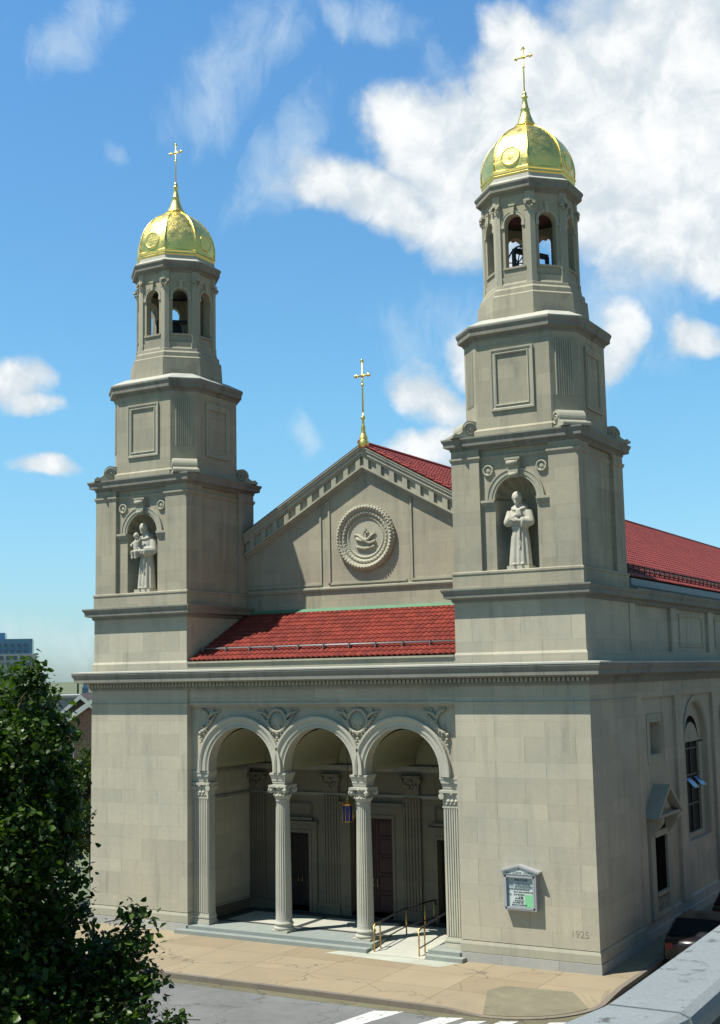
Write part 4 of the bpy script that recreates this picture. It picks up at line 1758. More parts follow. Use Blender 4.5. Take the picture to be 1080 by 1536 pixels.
for i in range(12):
    a = y0 + i * bay
    b.box(9.8, 9.985, a + .62, a + bay - .25, 8.2, 8.76)
b.build('wall_pilasters', m_stone, nw)
b = MB()
b.box(9.8, 9.98, 4.4, 4.98, 9.45, 11.45)
for i in range(12):
    a = y0 + i * bay
    b.box(9.8, 9.98, a - .25, a + .62, 9.45, 11.45)
b.box(9.8, 9.98, 4.98, 9.25, 9.45, 9.8)
for i in range(11):
    a = y0 + i * bay
    b.box(9.8, 9.98, a + .62, a + bay - .25, 9.45, 9.8)
    b.frame(lambda u, d, z: (9.86 - d, u, z), a + 1.1, a + 4.5, 10.0, 11.25, .12, -.05)
b.build('attic_pilasters', m_stone, nw)
b = MB()
cornice(b, [(9.96, 4.5), (9.96, NY)], 11.40, 11.96, .30, False)
b.build('nave_cornice', m_cornice, nw)
# small window
b = MB()
b.frame(mw, 5.98, 7.95, 5.87, 7.62, .30, -.035)
b.build('window_surround', m_trim, nw)
b = MB()
b.face([mw(win[0], .34, win[2]), mw(win[1], .34, win[2]), mw(win[1], .34, win[3]), mw(win[0], .34, win[3])])
b.build('small_window', m_palepane, nw)
# aedicule: hooded window with balustrade
b = MB()
b.box(9.86, 10.02, 5.45, 5.90, 1.0, 4.1)
b.box(9.86, 10.02, 7.32, 7.80, 1.0, 4.1)
b.box(9.86, 10.05, 5.90, 7.32, 3.45, 3.66)
b.box(9.86, 10.05, 5.90, 7.32, 4.02, 4.12)
b.box(9.86, 10.04, 5.40, 7.85, .8, 1.0)
b.box(9.86, 10.06, 5.90, 7.32, 1.50, 1.60)
for i in range(5):
    y = 6.06 + i * .28
    b.lathe([(.05, 1.0), (.06, 1.06), (.035, 1.1), (.07, 1.2), (.075, 1.27), (.035, 1.42), (.06, 1.46), (.06, 1.5)], 10, (9.97, y, 0))
for s in (0, 1):
    yy = 5.5 if s == 0 else 7.45
    b.prism([(10.0, 3.45), (10.0, 4.14), (10.42, 4.14), (10.38, 3.95), (10.1, 3.6)], lambda u, z, d, yy=yy: (u, yy + d, z), 0, .3)
ae = b.build('hooded_window', m_trim, nw)
b = MB()
for pr_ in (((5.25, 4.14), (6.62, 5.06), (6.62, 5.20), (5.10, 4.18)), ((6.62, 5.06), (8.0, 4.14), (8.15, 4.18), (6.62, 5.20))):
    b.prism(list(pr_), lambda u, z, d: (d, u, z), 9.87, 10.42)
b.prism([(5.2, 4.142), (8.05, 4.142), (8.05, 4.24), (5.2, 4.24)], lambda u, z, d: (d, u, z), 9.87, 10.36)
b.prism([(5.5, 4.24), (7.75, 4.24), (6.62, 5.0)], lambda u, z, d: (d, u, z), 9.87, 10.12)
b.build('hood', m_trim, ae)
b = MB()
b.ball((10.15, 6.62, 4.48), .16, 10)
b.ball((10.15, 6.62, 4.68), .09, 8)
for s in (-1, 1):
    b.tube([(10.14, 6.62 + s * .15, 4.45), (10.14, 6.62 + s * .4, 4.42), (10.14, 6.62 + s * .62, 4.34)], [.09, .07, .03], 7)
    b.ball((10.15, 6.62 + s * .28, 4.56), .08, 7)
b.build('tympanum_carving', m_trim, ae)
b = MB()
b.face([(9.93, dop[0] - .03, dop[2]), (9.93, dop[1] + .03, dop[2]), (9.93, dop[1] + .03, dop[3] + .04), (9.93, dop[0] - .03, dop[3] + .04)])
b.box(9.84, 9.96, 5.92, 7.30, 3.67, 4.01)
b.build('dark_pane', m_dark, ae)
# arched windows
for i in range(4):
    a = y0 + i * bay + 2.65
    b = MB()
    b.arch_ring(mw, a, 6.35, [(1.551, 0), (1.551, -.03), (1.64, -.03), (1.66, -.06), (1.76, -.06), (1.76, 0)], 2.75, 24)
    b.arch_wall(lambda u, d, z: mw(u, .16 + d, z), a - 1.55, a + 1.55, 2.72, 6.36, a, 1.05, 2.95, 6.05, .12, 16)
    n = 16
    wf = MB()
    b.arch_ring(lambda u, d, z: mw(u, .16 + d, z), a, 6.35, [(1.0, 0), (1.56, 0)], 6.3, 18)
    f = b.build('arched_window', m_trim, nw)
    b = MB()
    b.face([mw(a - 1.05, .26, 2.9), mw(a + 1.05, .26, 2.9), mw(a + 1.05, .26, 6.05)] + [mw(a + 1.05 * cos(pi * j / n), .26, 6.05 + 1.05 * sin(pi * j / n)) for j in range(1, n)] + [mw(a - 1.05, .26, 6.05)])
    b.build('window_glass', m_glassdark, f)
    b = MB()
    b.box(a - .03, a + .03,   .21, .26, 2.95, 7.0, mw)
    for z in (4.0, 5.1, 6.1):
        b.box(a - 1.04, a + 1.04,   .21, .26, z - .03, z + .03, mw)
    b.build('window_bars', m_iron, f)
    if i == 0:
        for s in (-1, 1):
            b = MB()
            u0, u1 = sorted((a + s * .25, a + s * .85))
            b.face([mw(u0, .2, 5.0), mw(u1, .2, 5.0), mw(u1, -.12, 4.68), mw(u0, -.12, 4.68)])
            b.box(u0, u1, -.13, -.10, 4.65, 4.70, mw)
            b.build('open_sash', m_bluesash, f)


# ------------------------------------------------------------------ cornerstone year
text_mesh('1925', .30, m_carve, 'carved_year', church, (9.38, -.002, 1.18), 0.004)


# ------------------------------------------------------------------ sign board
def build_sign():
    t = thing('notice_board', 'grey gabled church notice board mounted on the pale stone tower wall', 'sign', (7.56, 0, 1.88))
    f0 = -.22
    b = MB()
    W2 = .54
    b.box(-W2, W2, f0, 0, 0.0, .045)
    b.box(-W2, W2, f0, 0, 1.03, 1.08)
    b.box(-W2, -W2 + .05, f0, 0, .045, 1.03)
    b.box(W2 - .05, W2, f0, 0, .045, 1.03)
    b.box(-W2 + .05, W2 - .05, -.15, 0, .045, 1.03)
    b.box(-W2 + .05, -W2 + .10, f0 - .012, f0 + .03, .045, 1.03)
    b.box(W2 - .10, W2 - .05, f0 - .012, f0 + .03, .045, 1.03)
    b.box(-W2 + .05, W2 - .05, f0 - .012, f0 + .03, .045, .095)
    b.box(-W2 + .05, W2 - .05, f0 - .012, f0 + .03, .98, 1.03)
    b.build('case', m_alu, t)
    b = MB()
    mp = lambda u, z, d: (u, d, z)
    b.prism([(-.66, 1.18), (0, 1.37), (0, 1.31), (-.66, 1.12)], mp, f0 - .06, 0)
    b.prism([(0, 1.37), (.66, 1.18), (.66, 1.12), (0, 1.31)], mp, f0 - .06, 0)
    b.build('gable_roof', m_alu, t)
    b = MB()
    b.prism([(-.56, 1.082), (.56, 1.082), (.56, 1.135), (0, 1.30), (-.56, 1.135)], mp, f0 - .02, -.02)
    b.build('header_panel', m_signpaper, t)
    text_mesh('SAINT  CASIMIR  CHURCH', .082, m_ink, 'header_letters', t, (0, f0 - .022, 1.10), .002)
    b = MB()
    b.lathe([(.001, 0), (.025, 0)], 10, mp=lambda x, y, z: (x, f0 - .024, 1.245 + y), caps=False)
    b.build('header_mark', m_ink, t)
    b = MB()
    b.face([(-W2 + .08, -.155, .08), (W2 - .08, -.155, .08), (W2 - .08, -.155, 1.0), (-W2 + .08, -.155, 1.0)])
    b.build('board', m_signback, t)
    b = MB()
    b.face([(-.34, -.161, .10), (.40, -.161, .10), (.40, -.161, .62), (-.34, -.161, .62)])
    b.build('notice_sheet', m_signpaper, t)
    b = MB()
    b.face([(.14, -.165, .10), (.43, -.165, .10), (.43, -.165, .47), (.14, -.165, .47)])
    b.build('green_sheet', m_signgreen, t)
    text_mesh('WELCOME', .09, m_ink, 'welcome_letters', t, (.02, -.168, .87), .002)
    # rows of small lettering, too small to read
    rnd = random.Random(3)
    b = MB()
    for z, x0, x1 in ((.76, -.16, .26), (.69, -.18, .42), (.61, -.40, .30), (.53, -.22, .43), (.45, -.22, .12), (.38, -.06, .06), (.34, -.18, .02), (.27, -.2, .08), (.21, -.26, .1), (.14, -.30, .2), (.76, -.38, -.26), (.45, -.40, -.3)):
        x = x0
        while x < x1:
            w = rnd.uniform(.03, .09)
            k = 0.0
            while k < w:
                b.box(x + k, x + k + .011, -.172, -.168, z, z + rnd.choice((.026, .032, .038)))
                k += .018
            x += w + .022
    b.build('board_lettering', m_ink, t)


build_sign()


# ------------------------------------------------------------------ handrails
def rail(x0, x1, y1, label):
    t = thing('handrail', label, 'handrail', (x0, -.15, WZ), 0, 'handrails beside the entrance ramp')
    b = MB()
    f = lambda y: (x1 - x0) * (y / y1)
    gz = lambda y: max(.012, min(.24, .01 + (y - .0) * .13))
    top = [(0, 0, .84)]
    for i in range(1, 9):
        y = y1 * i / 8
        top.append((f(y), y, .86 + gz(y) * 1.0))
    top.append((f(y1) + .01, y1 + .12, top[-1][2] - .03))
    top.append((f(y1) + .01, y1 + .16, top[-1][2] - .16))
    b.tube(top, .028, 8)
    b.tube([(0.0, 0.02, .28)] + [(f(y1 * i / 8), y1 * i / 8, .26 + gz(y1 * i / 8)) for i in range(1, 9)], .022, 8)
    b.build('rail', m_iron, t)
    for y in (0.0, .36, y1 * .52, y1 * .84, y1):
        b = MB()
        b.tube([(f(y), y, gz(y) - .01), (f(y), y, .86 + gz(y))], .026, 8)
        if y < .1:
            b.tube([(f(y), y, .84), (f(y), y + .1, .9), (f(y), y + .25, .9), (f(y), y + .36, .86 + gz(.36))], .026, 8)
        b.build('post', m_brass, t)


rail(2.33, 2.66, 3.75, 'left handrail of the entrance ramp, beside the middle column')
rail(3.98, 4.25, 3.6, 'right handrail of the entrance ramp, beside the nearer tower')

# ------------------------------------------------------------------ hanging lantern
t = thing('hanging_lantern', 'blue glass lantern with brass top hanging in the middle porch arch', 'lantern', (0.10, 2.1, 4.03))
b = MB()
b.lathe([(.17, 0.0), (.185, .06), (.185, .54), (.17, .56)], 8, smooth=False)
b.build('lantern_glass', m_blue, t)
b = MB()
for k in range(8):
    a = k * pi / 4
    b.tube([(.19 * cos(a), .19 * sin(a), 0), (.19 * cos(a), .19 * sin(a), .58)], .013, 5)
b.lathe([(.20, -.03), (.20, .0), (.15, .0)], 8, smooth=False)
b.lathe([(.20, .55), (.22, .6), (.16, .66), (.10, .74), (.05, .84), (.03, .9), (.001, .9)], 8, smooth=False)
b.build('lantern_frame', m_brass, t)
b = MB()
b.tube([(0, 0, .88), (0, 0, 3.2)], .014, 6)
b.build('chain', m_iron, t)


# ------------------------------------------------------------------ statues
def statue(x, label, child):
    t = thing('statue', label, 'statue', (x, YC - (2.21 - .14) + .27, 12.45), 0, 'stone saints in the tower niches')
    b = MB()
    b.box(-.38, .38, -.30, .26, 0, .11)
    b.build('statue_base', m_statue, t)
    s = MB()
    nA = 72

    def ring(z, rx, ry, fold, cy=0.0, cx=0.0):
        row = []
        for i in range(nA):
            a = 2 * pi * i / nA
            k = 1 + fold * (.6 * cos(13 * a + .7) + .4 * cos(7 * a + 2.1)) * (0.4 + 0.6 * max(0, -sin(a)) + .2)
            row.append((cx + rx * cos(a) * k, cy + ry * sin(a) * k, z))
        return row
    rows = [ring(.12, .33, .27, .13, -.02), ring(.35, .315, .26, .12, -.02), ring(.7, .29, .245, .11), ring(1.0, .262, .225, .085), ring(1.22, .235, .205, .04), ring(1.28, .232, .2, .0),
            ring(1.34, .25, .215, .02), ring(1.5, .285, .235, .02), ring(1.66, .30, .23, .01, .01), ring(1.80, .29, .2, 0, .02), ring(1.92, .23, .17, 0, .02), ring(2.0, .13, .13, 0, .0), ring(2.1, .075, .08, 0, -.02)]
    ids = s.grid(rows, True, True)
    s.cap(ids[0][::-1])
    s.cap(ids[-1])
    hx = -.07 if child else -.03
    hd = Vector((hx, -.10, 2.20))
    # head bowed forward, with face
    s.ball(hd + Vector((0, .01, .02)), .168, 18, sx=.92, sy=1.02, sz=1.08)
    s.ball(hd + Vector((0, -.05, -.09)), .105, 14, sx=.85, sy=.95, sz=1.1)
    s.ball(hd + Vector((0, -.155, -.03)), .033, 8, sx=.7, sz=1.5)
    s.ball(hd + Vector((-.055, -.125, .045)), .028, 8)
    s.ball(hd + Vector((.055, -.125, .045)), .028, 8)
    s.ball(hd + Vector((0, -.13, -.115)), .04, 8, sx=1.1, sz=.5)
    s.ball(hd + Vector((0, -.115, -.17)), .05, 8)
    for q in (-1, 1):
        s.ball(hd + Vector((q * .14, 0, -.01)), .04, 8, sx=.4, sz=1.2)
    # cowl round the shoulders
    s.tube([(.20 * cos(a), .02 + .16 * sin(a) - (.05 if sin(a) < 0 else 0), 1.92 - .10 * max(0, -sin(a))) for a in [2 * pi * k / 16 for k in range(17)]], .045, 8)
    s.ball((0, .12, 1.92), .17, 12, sx=1.3, sy=.7, sz=.9)
    # belt and cord
    s.tube([(.245 * cos(a), .213 * sin(a), 1.29) for a in [2 * pi * k / 20 for k in range(21)]], .026, 6)
    s.tube([(.06, -.235, 1.28), (.07, -.27, .95), (.075, -.28, .62)], .02, 6)

    def arm(sh, el, wr, hand, sleeve=.13):
        sh, el, wr, hand = map(Vector, (sh, el, wr, hand))
        s.tube([sh, sh.lerp(el, .5), el], [.125, .13, .135], 10)
        s.ball(el, .135, 10)
        s.tube([el, el.lerp(wr, .6), wr], [.13, sleeve, sleeve], 10)
        s.tube([el + Vector((0, 0, -.05)), wr + Vector((0, 0, -.11))], [.10, .09], 8)     # hanging sleeve
        d = (hand - wr).normalized()
        s.tube([wr, wr.lerp(hand, .5), hand], [.06, .052, .05], 8)
        side = d.cross(Vector((0, 0, 1)))
        if side.length < .1:
            side = Vector((1, 0, 0))
        side.normalize()
        upv = side.cross(d)
        for k in range(4):
            o = upv * (-.045 + k * .03)
            ln = (.085, .1, .105, .09)[k]
            s.tube([hand + o, hand + o + d * ln * .6, hand + o + d * ln + Vector((0, .02, 0))], [.02, .018, .014], 6)
        s.tube([hand + upv * .05 - d * .04, hand + upv * .10 + d * .02], [.02, .015], 6)
    if not child:
        arm((-.27, .0, 1.78), (-.33, -.10, 1.45), (-.12, -.27, 1.58), (.02, -.29, 1.66))
        arm((.27, .0, 1.78), (.34, -.08, 1.44), (.12, -.28, 1.46), (-.02, -.31, 1.50))
        s.prism([(.0, 1.58), (.16, 1.64), (.12, 1.84), (-.03, 1.78)], lambda u, z, d: (u, d, z), -.30, -.22)
    else:
        arm((-.26, .0, 1.78), (-.32, -.12, 1.46), (-.17, -.30, 1.38), (-.05, -.33, 1.36))
        arm((.27, .0, 1.78), (.35, -.08, 1.42), (.08, -.30, 1.40), (-.10, -.33, 1.42), .15)
        # the child sits on the arm
        c = Vector((-.24, -.28, 1.44))
        s.lathe([(.12, -.08), (.135, .02), (.12, .18), (.105, .30), (.06, .37), (.045, .42)], 14, tuple(c))
        ch = c + Vector((-.01, -.02, .50))
        s.ball(ch, .105, 14, sx=.92, sz=1.08)
        s.ball(ch + Vector((0, -.10, -.02)), .022, 7)
        for q in (-1, 1):
            s.ball(ch + Vector((q * .095, 0, -.01)), .025, 6)
            s.ball(ch + Vector((q * .035, -.085, .02)), .018, 6)
            s.tube([c + Vector((q * .06, -.06, -.05)), c + Vector((q * .075, -.17, -.06)), c + Vector((q * .07, -.15, -.24)), c + Vector((q * .07, -.19, -.29))], [.075, .07, .055, .045], 8)
        s.tube([c + Vector((.10, -.02, .28)), c + Vector((.18, -.06, .34)), c + Vector((.24, -.06, .46))], [.045, .04, .03], 8)
        s.tube([c + Vector((-.10, -.02, .28)), c + Vector((-.16, -.12, .18)), c + Vector((-.08, -.18, .14))], [.045, .04, .03], 8)
    for q in (-1, 1):       # bare feet under the hem
        s.ball((q * .12 + .02, -.29, .145), .055, 8, sx=.9, sy=1.8, sz=.7)
    kz = 1.13 if child else 1.06
    s.v = [(x_ * 1.13, y_, .1 + (z_ - .1) * kz) for x_, y_, z_ in s.v]
    solidify(s, 'figure', m_statue, t, .017, 3)
    return t


statue(XC, 'stone monk with hands folded on chest in nearer tower niche', False)
statue(-XC, 'stone monk carrying a small child in farther tower niche', True)


# ------------------------------------------------------------------ trees
def add_leaf(b, p, size, rnd, droop=0.4):
    d = Vector((rnd.gauss(0, 1), rnd.gauss(0, 1), rnd.gauss(-droop, .7)))
    if d.length < .01:
        d = Vector((1, 0, 0))
    d.normalize()
    s = d.cross(Vector((rnd.gauss(0, .5), rnd.gauss(0, .5), 1)))
    if s.length < .05:
        s = d.cross(Vector((1, 0, 0)))
    s.normalize()
    n = s.cross(d)
    L_ = size * rnd.uniform(.7, 1.25)
    w = L_ * .46
    i0 = len(b.v)
    b.v += [tuple(p), tuple(p + d * L_ * .35 + s * w + n * L_ * .10), tuple(p + d * L_ - n * L_ * .08), tuple(p + d * L_ * .35 - s * w + n * L_ * .10), tuple(p + d * L_ * .72 + s * w * .66), tuple(p + d * L_ * .72 - s * w * .66)]
    b.f += [[i0, i0 + 1, i0 + 4, i0 + 2], [i0, i0 + 2, i0 + 5, i0 + 3]]
    b.sm += [False, False]


def crown(b, blobs, per, size, rnd, hollow=.45, wood=None):
    for (c, r, dens) in blobs:
        c = Vector(c)
        ntw = max(6, int(per * dens * r * r / 12))
        for _ in range(ntw):
            v = Vector((rnd.gauss(0, 1), rnd.gauss(0, 1), rnd.gauss(0, .9))).normalized()
            rad = r * (hollow + (1 - hollow) * rnd.random() ** .6) * rnd.uniform(.85, 1.15)
            q = c + v * rad
            # a spray of leaves along a drooping twig
            d = (v + Vector((rnd.gauss(0, .5), rnd.gauss(0, .5), rnd.gauss(.15, .4)))).normalized()
            ln = size * rnd.uniform(3.0, 6.0)
            a0_ = q - d * ln * .7
            sc = rnd.uniform(.6, 1.25)
            mid_ = a0_ + d * ln * .5
            end = a0_ + d * ln + Vector((0, 0, -ln * .18))
            if wood is not None and rad < r * .75 and rnd.random() < .4:
                wood.tube([a0_ - d * ln * .3, mid_, end], [.007, .005, .003], 3, caps=False)
            for k in range(12):
                t_ = (k + rnd.random()) / 12
                p = a0_.lerp(mid_, t_ * 2) if t_ < .5 else mid_.lerp(end, t_ * 2 - 1)
                o = Vector((rnd.gauss(0, 1), rnd.gauss(0, 1), rnd.gauss(0, 1))) * size * .62
                add_leaf(b, p + o, size * sc, rnd)


def limb(b, a, c, r0, r1, rnd, n=6, wob=.12):
    a, c = Vector(a), Vector(c)
    pts = []
    for i in range(n + 1):
        t_ = i / n
        p = a.lerp(c, t_)
        if 0 < i < n:
            p += Vector((rnd.gauss(0, wob), rnd.gauss(0, wob), rnd.gauss(0, wob * .4)))
        pts.append(p)
    b.tube(pts, [r0 + (r1 - r0) * i / n for i in range(n + 1)], 7)
    return pts


def px(u, v, D):
    d = fwd + r2 * ((u - 540) / 1896.9) - u2 * ((v - 768) / 1896.9)
    return CAM + d * D


def street_tree():
    rnd = random.Random(21)
    base = Vector((10.55, -25.6, WZ))
    t = thing('street_tree', 'big leafy green street tree in the left foreground', 'tree', tuple(base))
    spec = [  # crown clumps as built from the tree's shape (view column, row, radius px, distance)
        (42, 1022, 34, 16.0), (50, 1000, 14, 16.0), (72, 1045, 26, 16.2), (10, 1050, 36, 16.6), (-30, 1090, 60, 16.0), (40, 1110, 50, 15.6), (88, 1095, 24, 16.4),
        (-10, 1150, 75, 15.8), (50, 1170, 44, 16.0), (76, 1140, 26, 16.4), (10, 1240, 75, 15.4), (-60, 1200, 90, 16.4), (75, 1250, 42, 16.0), (98, 1200, 26, 16.2), (108, 1250, 24, 16.2), (100, 1160, 20, 16.3), (150, 1420, 22, 15.8), (170, 1440, 26, 15.7),
        (40, 1310, 60, 15.6), (-20, 1330, 75, 15.2), (112, 1320, 22, 16.2), (122, 1365, 22, 16.2), (85, 1370, 36, 15.8), (-80, 1320, 110, 16.0),
        (30, 1410, 62, 15.4), (-40, 1430, 80, 15.6), (100, 1425, 30, 15.8), (20, 1490, 70, 15.2), (80, 1470, 50, 15.6), (140, 1455, 30, 15.6),
        (205, 1365, 18, 15.6), (195, 1400, 28, 15.6), (185, 1435, 34, 15.6), (205, 1470, 30, 15.4), (170, 1480, 40, 15.4), (225, 1470, 16, 15.4),
        (150, 1520, 50, 15.2), (200, 1515, 34, 15.2), (90, 1530, 60, 15.2), (-30, 1530, 90, 15.4), (262, 1528, 12, 15.2), (-150, 1200, 120, 16.5), (-160, 1400, 120, 16.0),
        (-60, 1640, 110, 15.6), (60, 1640, 100, 15.4), (170, 1620, 70, 15.3), (-200, 1560, 120, 16.2)]
    blobs = []
    for u, v, r, D in spec:
        p = px(u, v, D) - base
        rr = r / 1896.9 * D
        blobs.append((p, rr, 1.0))
        # depth behind and in front of the visible clumps
        if r > 40:
            blobs.append((p + fwd * rr * 1.4, rr, .8))
            blobs.append((p + fwd * rr * 2.6 + Vector((rnd.gauss(0, .2), 0, rnd.gauss(0, .2))), rr * .9, .5))
    b = MB()
    wd = MB()
    crown(b, blobs, 2900, .094, rnd, .25, wd)
    b.build('crown', m_leaf, t, merge=False, recalc=False)
    b = wd
    top = Vector((-.15, .1, 3.0))
    limb(b, (0, 0, -.1), top, .19, .15, rnd, 6, .03)
    for p, rr, q in blobs:
        if q == 1.0:
            limb(b, top + Vector((0, 0, rnd.uniform(-.5, .8))), p, .05, .012, rnd, 6, .10)
    b.build('trunk', m_bark, t)


street_tree()


def small_tree(name, label, loc, h, r, n, mat, size, seed):
    rnd = random.Random(seed)
    t = thing(name, label, 'tree', loc)
    blobs = []
    for i in range(n):
        a = rnd.uniform(0, 2 * pi)
        k = rnd.random() ** .5
        z = h * rnd.uniform(.38, .92)
        w = r * (1.0 - abs(z / h - .55) * 1.2)
        blobs.append((Vector((cos(a) * w * k, sin(a) * w * k, z)), r * rnd.uniform(.28, .45), 1.0))
    b = MB()
    crown(b, blobs, 900 * (.1 / size) ** 1.2, size, rnd, .2)
    b.build('crown', mat, t, merge=False, recalc=False)
    b = MB()
    limb(b, (0, 0, -.1), (0, 0, h * .5), .2, .13, rnd, 5, .04)
    for p, rr, q in blobs:
        limb(b, (0, 0, h * rnd.uniform(.3, .5)), p, .07, .015, rnd, 5, .12)
    b.build('trunk', m_bark, t)


small_tree('tree', 'yellowish green tree between the foreground tree and the church wall', (-12.9, 3.4, 0), 6.9, 2.1, 46, m_leaf2, .15, 5)


# ------------------------------------------------------------------ far buildings
def house(name, label, loc, rz, w, d, h, rise, wall, roof):
    t = thing(name, label, 'house', loc, rz)
    b = MB()
    b.prism([(-w / 2, 0), (w / 2, 0), (w / 2, h), (0, h + rise), (-w / 2, h)], lambda u, z, y: (u, y, z), 0, d)
    b.build('wall', wall, t)
    b = MB()
    o = .3
    k = rise / (w / 2)
    for s in (-1, 1):
        b.prism([(0, h + rise + .02), (s * (w / 2 + o), h - o * k + .02), (s * (w / 2 + o), h - o * k + .24), (0, h + rise + .26)], lambda u, z, y: (u, y, z), -.35, d + .35)
    r = b.build('roof', roof, t)
    b = MB()
    for s in (-1, 1):
        b.prism([(0, h + rise - .2), (s * (w / 2 + o), h - o * k - .2), (s * (w / 2 + o), h - o * k + .2), (0, h + rise + .22)], lambda u, z, y: (u, y, z), -.42, -.352)
    b.build('bargeboard', m_white, r)
    for x in (-w / 4, w / 4):
        for z in (h - 2.2, h - 5.0):
            if z < .5:
                continue
            b = MB()
            b.box(x - .5, x + .5, -.03, .1, z, z + 1.6)
            f = b.build('window', m_white, t)
            b = MB()
            b.box(x - .42, x + .42, -.04, -.031, z + .08, z + 1.52)
            b.build('pane', m_glassdark, f)


m_darkgable = plain_mat('dark_shingle', (0.10, 0.075, 0.07), 0.9)
hp = px(134, 1056, 95)
house('brick_house', 'red brick gabled house with white bargeboards left of the church', (hp.x, hp.y, 0), radians(38), 6.4, 10, hp.z - 2.3, 2.3, m_brick, m_brickroof)
hp = px(121, 1045, 118)
house('gabled_house', 'dark gabled roof of a house rising behind the brick house', (hp.x, hp.y, 0), radians(38), 6.0, 14, hp.z - 2.6, 2.6, m_darkgable, m_darkgable)
hp = px(118, 1046, 140)
b = MB()
b.box(-9, 9, 0, 10, 0, hp.z)
b.box(-9.2, 9.2, -.2, 10.2, hp.z, hp.z + .25)
t = thing('flat_roofed_building', 'pale grey flat-roofed building beyond the brick house', 'building', (hp.x, hp.y, 0), radians(38))
b.build('wall', m_brickroof, t)

# hotel
hp = px(44, 958, 420)
t = thing('tower_block', 'tall distant hotel block with blue glass upper floors', 'building', (hp.x, hp.y, 0), radians(43))
Htop = hp.z
zmid = px(44, 981, 420).z
b = MB()
b.box(-27, 2.0, 0, 25, 0, zmid)
b.build('wall', m_hotel, t)
b = MB()
b.box(-27, 1.0, .5, 24, zmid, Htop)
b.box(-27, -8, 5, 20, Htop - .1, Htop + 2.2)
b.build('glass_storeys', m_hotelglass, t)
pane0 = {}


def hotel_pane(x, z, w, h, y0_, mat):
    k_ = (w, h)
    if k_ not in pane0:
        bb = MB()
        bb.box(0, w, y0_, y0_ + .10, 0, h)
        pane0[k_] = bb.build('window', mat, t)
        o = pane0[k_]
    else:
        o = pane0[k_].copy()
        C.objects.link(o)
        o.parent = t
    o.location = (x, 0, z)


for r in range(4):
    z = zmid + .4 + r * 2.05
    if z + 1 > Htop:
        break
    for c_ in range(12):
        hotel_pane(-25 + c_ * 2.1, z, 1.2, 1.05, .38, m_hotelpane)
for r in range(4):
    for c_ in range(12):
        hotel_pane(-25 + c_ * 2.2, zmid - 1.9 - r * 2.2, 1.35, 1.35, -.1, m_hotelpane)
# blue far tower and mast
hp = px(128, 1027, 520)
t = thing('office_tower', 'small blue distant tower at the skyline beside the church cornice', 'building', (hp.x, hp.y, 0), radians(40))
b = MB()
b.box(-1.3, 1.3, 0, 3, 0, hp.z - 1)
b.box(-.9, .9, .4, 2.6, hp.z - 1, hp.z + .6)
b.build('wall', m_hotelglass, t)
b = MB()
for r in range(5):
    b.box(-1.2, 1.2, -.05, -.01, hp.z - 2 - r * 1.3, hp.z - 1.5 - r * 1.3)
b.build('window_bands', m_hotelpane, t)
hp = px(117, 1015, 500)
t = thing('crane', 'thin dark harbour crane mast on the far skyline', 'crane', (hp.x, hp.y, 0), radians(40))
b = MB()
b.box(-.35, .35, 0, .7, 0, hp.z)
b.build('mast', m_iron, t)
b = MB()
b.box(-.8, 2.4, .1, .6, hp.z - .5, hp.z)
b.build('jib', m_iron, t)
# low far skyline
b = MB()
rnd = random.Random(4)


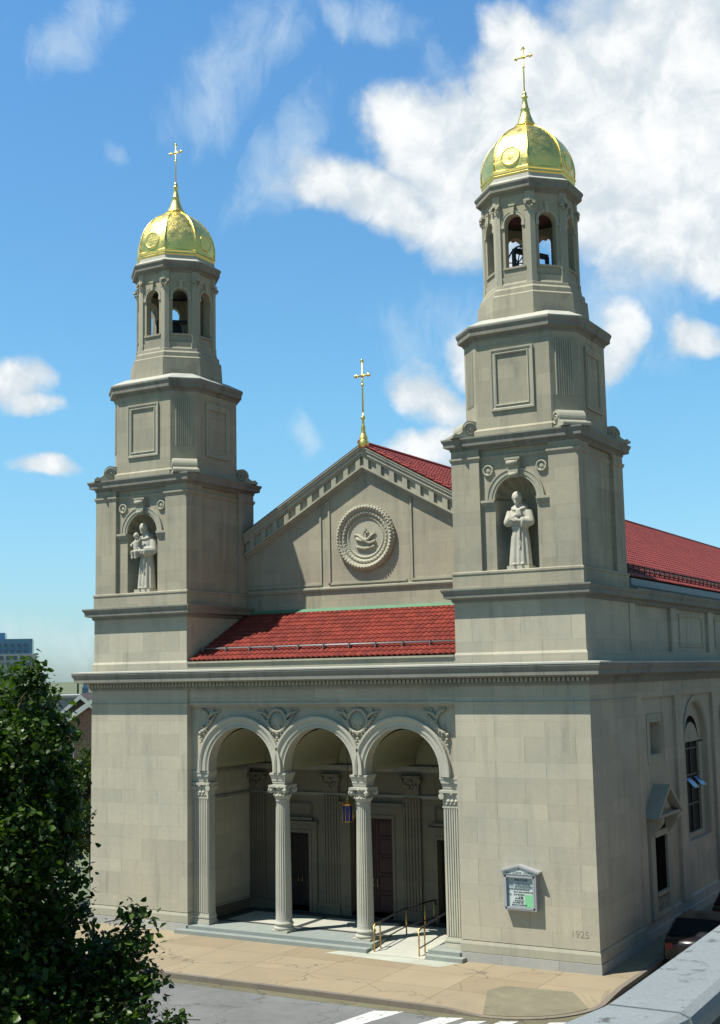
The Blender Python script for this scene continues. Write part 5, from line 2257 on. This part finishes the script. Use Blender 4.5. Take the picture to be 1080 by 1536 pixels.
# ------------------------------------------------------------------ cars on the side street
def car(loc, label, paint):
    t = thing('parked_car', label, 'car', loc, 0, 'cars parked on the side street')
    # side profile along y (front at +y), cross-section shaped in x
    b = MB()
    secs = []
    prof = [(-2.2, .35, .78, .78), (-2.12, .30, .92, .84), (-1.7, .28, 1.0, .88), (-.9, .27, 1.0, .89), (.5, .27, .98, .89), (1.2, .28, .95, .88), (1.9, .30, .86, .82), (2.2, .36, .68, .72)]
    for y, z0, z1, w in prof:
        secs.append([(-w, y, z0), (-w - .02, y, (z0 + z1) / 2), (-w * .96, y, z1), (w * .96, y, z1), (w + .02, y, (z0 + z1) / 2), (w, y, z0)])
    ids = b.grid(secs, True, True)
    b.cap(ids[0])
    b.cap(ids[-1][::-1])
    roof = [[(-.82, -1.75, .98), (.82, -1.75, .98)], [(-.68, -1.15, 1.42), (.68, -1.15, 1.42)], [(-.66, -.2, 1.47), (.66, -.2, 1.47)], [(-.66, .25, 1.42), (.66, .25, 1.42)], [(-.82, 1.05, .96), (.82, 1.05, .96)]]
    b.grid(roof[1:4], False, True)
    for s in (-1, 1):
        for (p, q) in (((s * .82, -1.75, .98), (s * .68, -1.15, 1.42)), ((s * .82, 1.05, .96), (s * .66, .25, 1.42)), ((s * .84, -.35, .98), (s * .67, -.35, 1.46))):
            b.tube([p, q], .035, 6)
    b.build('body', paint, t)
    b = MB()
    b.face([(-.80, -1.73, .98), (.80, -1.73, .98), (.67, -1.16, 1.41), (-.67, -1.16, 1.41)])
    b.face([(-.80, 1.03, .96), (.80, 1.03, .96), (.65, .26, 1.41), (-.65, .26, 1.41)])
    for s in (-1, 1):
        b.face([(s * .80, -1.7, .98), (s * .80, 1.0, .96), (s * .655, .26, 1.41), (s * .665, -.2, 1.45), (s * .67, -1.15, 1.41)])
    b.build('windows', m_glassdark, t)
    for s in (-1, 1):
        for y in (-1.35, 1.35):
            b = MB()
            b.lathe([(.20, -.1), (.31, -.1), (.33, -.06), (.33, .06), (.31, .1), (.20, .1)], 20, mp=lambda x_, y_, z_: (s * .80 + z_, y + x_, .33 + y_))
            w = b.build('wheel', m_tyre, t)
            b = MB()
            b.lathe([(.001, .08), (.06, .1), (.19, .085), (.205, .1)], 16, mp=lambda x_, y_, z_: (s * (.80 + z_), y + x_, .33 + y_))
            b.build('rim', m_alu, w)
        b = MB()
        b.box(s * .66 - .12, s * .66 + .12, -2.215, -2.12, .66, .84)
        b.build('tail_lamp', m_tail, t)
        b = MB()
        b.box(s * .58 - .14, s * .58 + .14, 2.08, 2.20, .56, .68)
        b.build('headlight', m_lens, t)
    return t


car((12.15, 4.2, 0), 'dark maroon car parked nearest the corner on side street', m_carred)
car((12.15, 9.9, 0), 'black car parked behind the maroon car on side street', m_carblk)

# ------------------------------------------------------------------ near building with the parapet
t = thing('rooftop_parapet', 'grey stone parapet coping in the bottom right foreground', 'parapet', (21.9, -33, 0))
for y0_, y1_ in ((-33.0, -32.87), (-32.85, -29.2), (-29.18, -25.5)):
    b = MB()
    pf_ = [(-.145, 7.90), (-.15, 7.975), (-.125, 8.0), (.135, 8.0), (.17, 7.985), (.18, 7.955), (.17, 7.90)]
    if y0_ == -33.0:
        y0_ = -38.0
        b.prism(pf_, lambda u, z, d: (u + min(0, d + 32.87) * .19, d + 33, z), y0_, y1_)
    else:
        b.prism(pf_, lambda u, z, d: (u, d + 33, z), y0_, y1_)
    b.build('coping', m_parapet, t)
b = MB()
b.box(-.10, .13, .13, 7.4, 0, 7.90)
b.prism([(-.10, 0), (.13, 0), (.13, 7.9), (-.10, 7.9)], lambda u, z, d: (u + min(0, d - .13) * .19, d, z), -5, .128)
b.build('parapet_wall', m_parapetwall, t)
b = MB()
b.box(.13, 16, -12, 7.4, 7.0, 7.15)
b.build('flat_roof', m_gravel, t)

# unseen brick houses across the side street, added to darken the church wall
for i, (y_, h_) in enumerate(((-12.0, 9.5), (-5.5, 9.5), (1.0, 10.2), (7.5, 9.5), (14.0, 9.5), (20.5, 10.4), (27.0, 9.5))):
    t = thing('unseen_row_house', ('first', 'second', 'third', 'fourth', 'fifth', 'sixth', 'seventh')[i] + ' unseen brick row house from the corner, added across the side street to cut fill', 'house', (23.5, y_, 0), 0, 'unseen brick row houses added across the side street')
    b = MB()
    b.box(0, 10, 0, 6.49, 0, h_)
    b.build('wall', m_brick, t)
    b = MB()
    b.box(-.3, .1, 0, 6.49, h_ - .5, h_ + .1)
    b.build('roof_cornice', m_white, t)
    for z_ in (1.2, 4.2, 7.0):
        for yy in (1.0, 3.0, 5.0):
            dr = z_ == 1.2 and yy == 5.0
            b = MB()
            b.box(-.06, .05, yy - .5, yy + .5, .15 if dr else z_, z_ + 1.6)
            f = b.build('door' if dr else 'window', m_white, t)
            b = MB()
            b.box(-.07, -.061, yy - .42, yy + .42, .3 if dr else z_ + .08, z_ + 1.5)
            b.build('panel' if dr else 'pane', m_door if dr else m_glassdark, f)
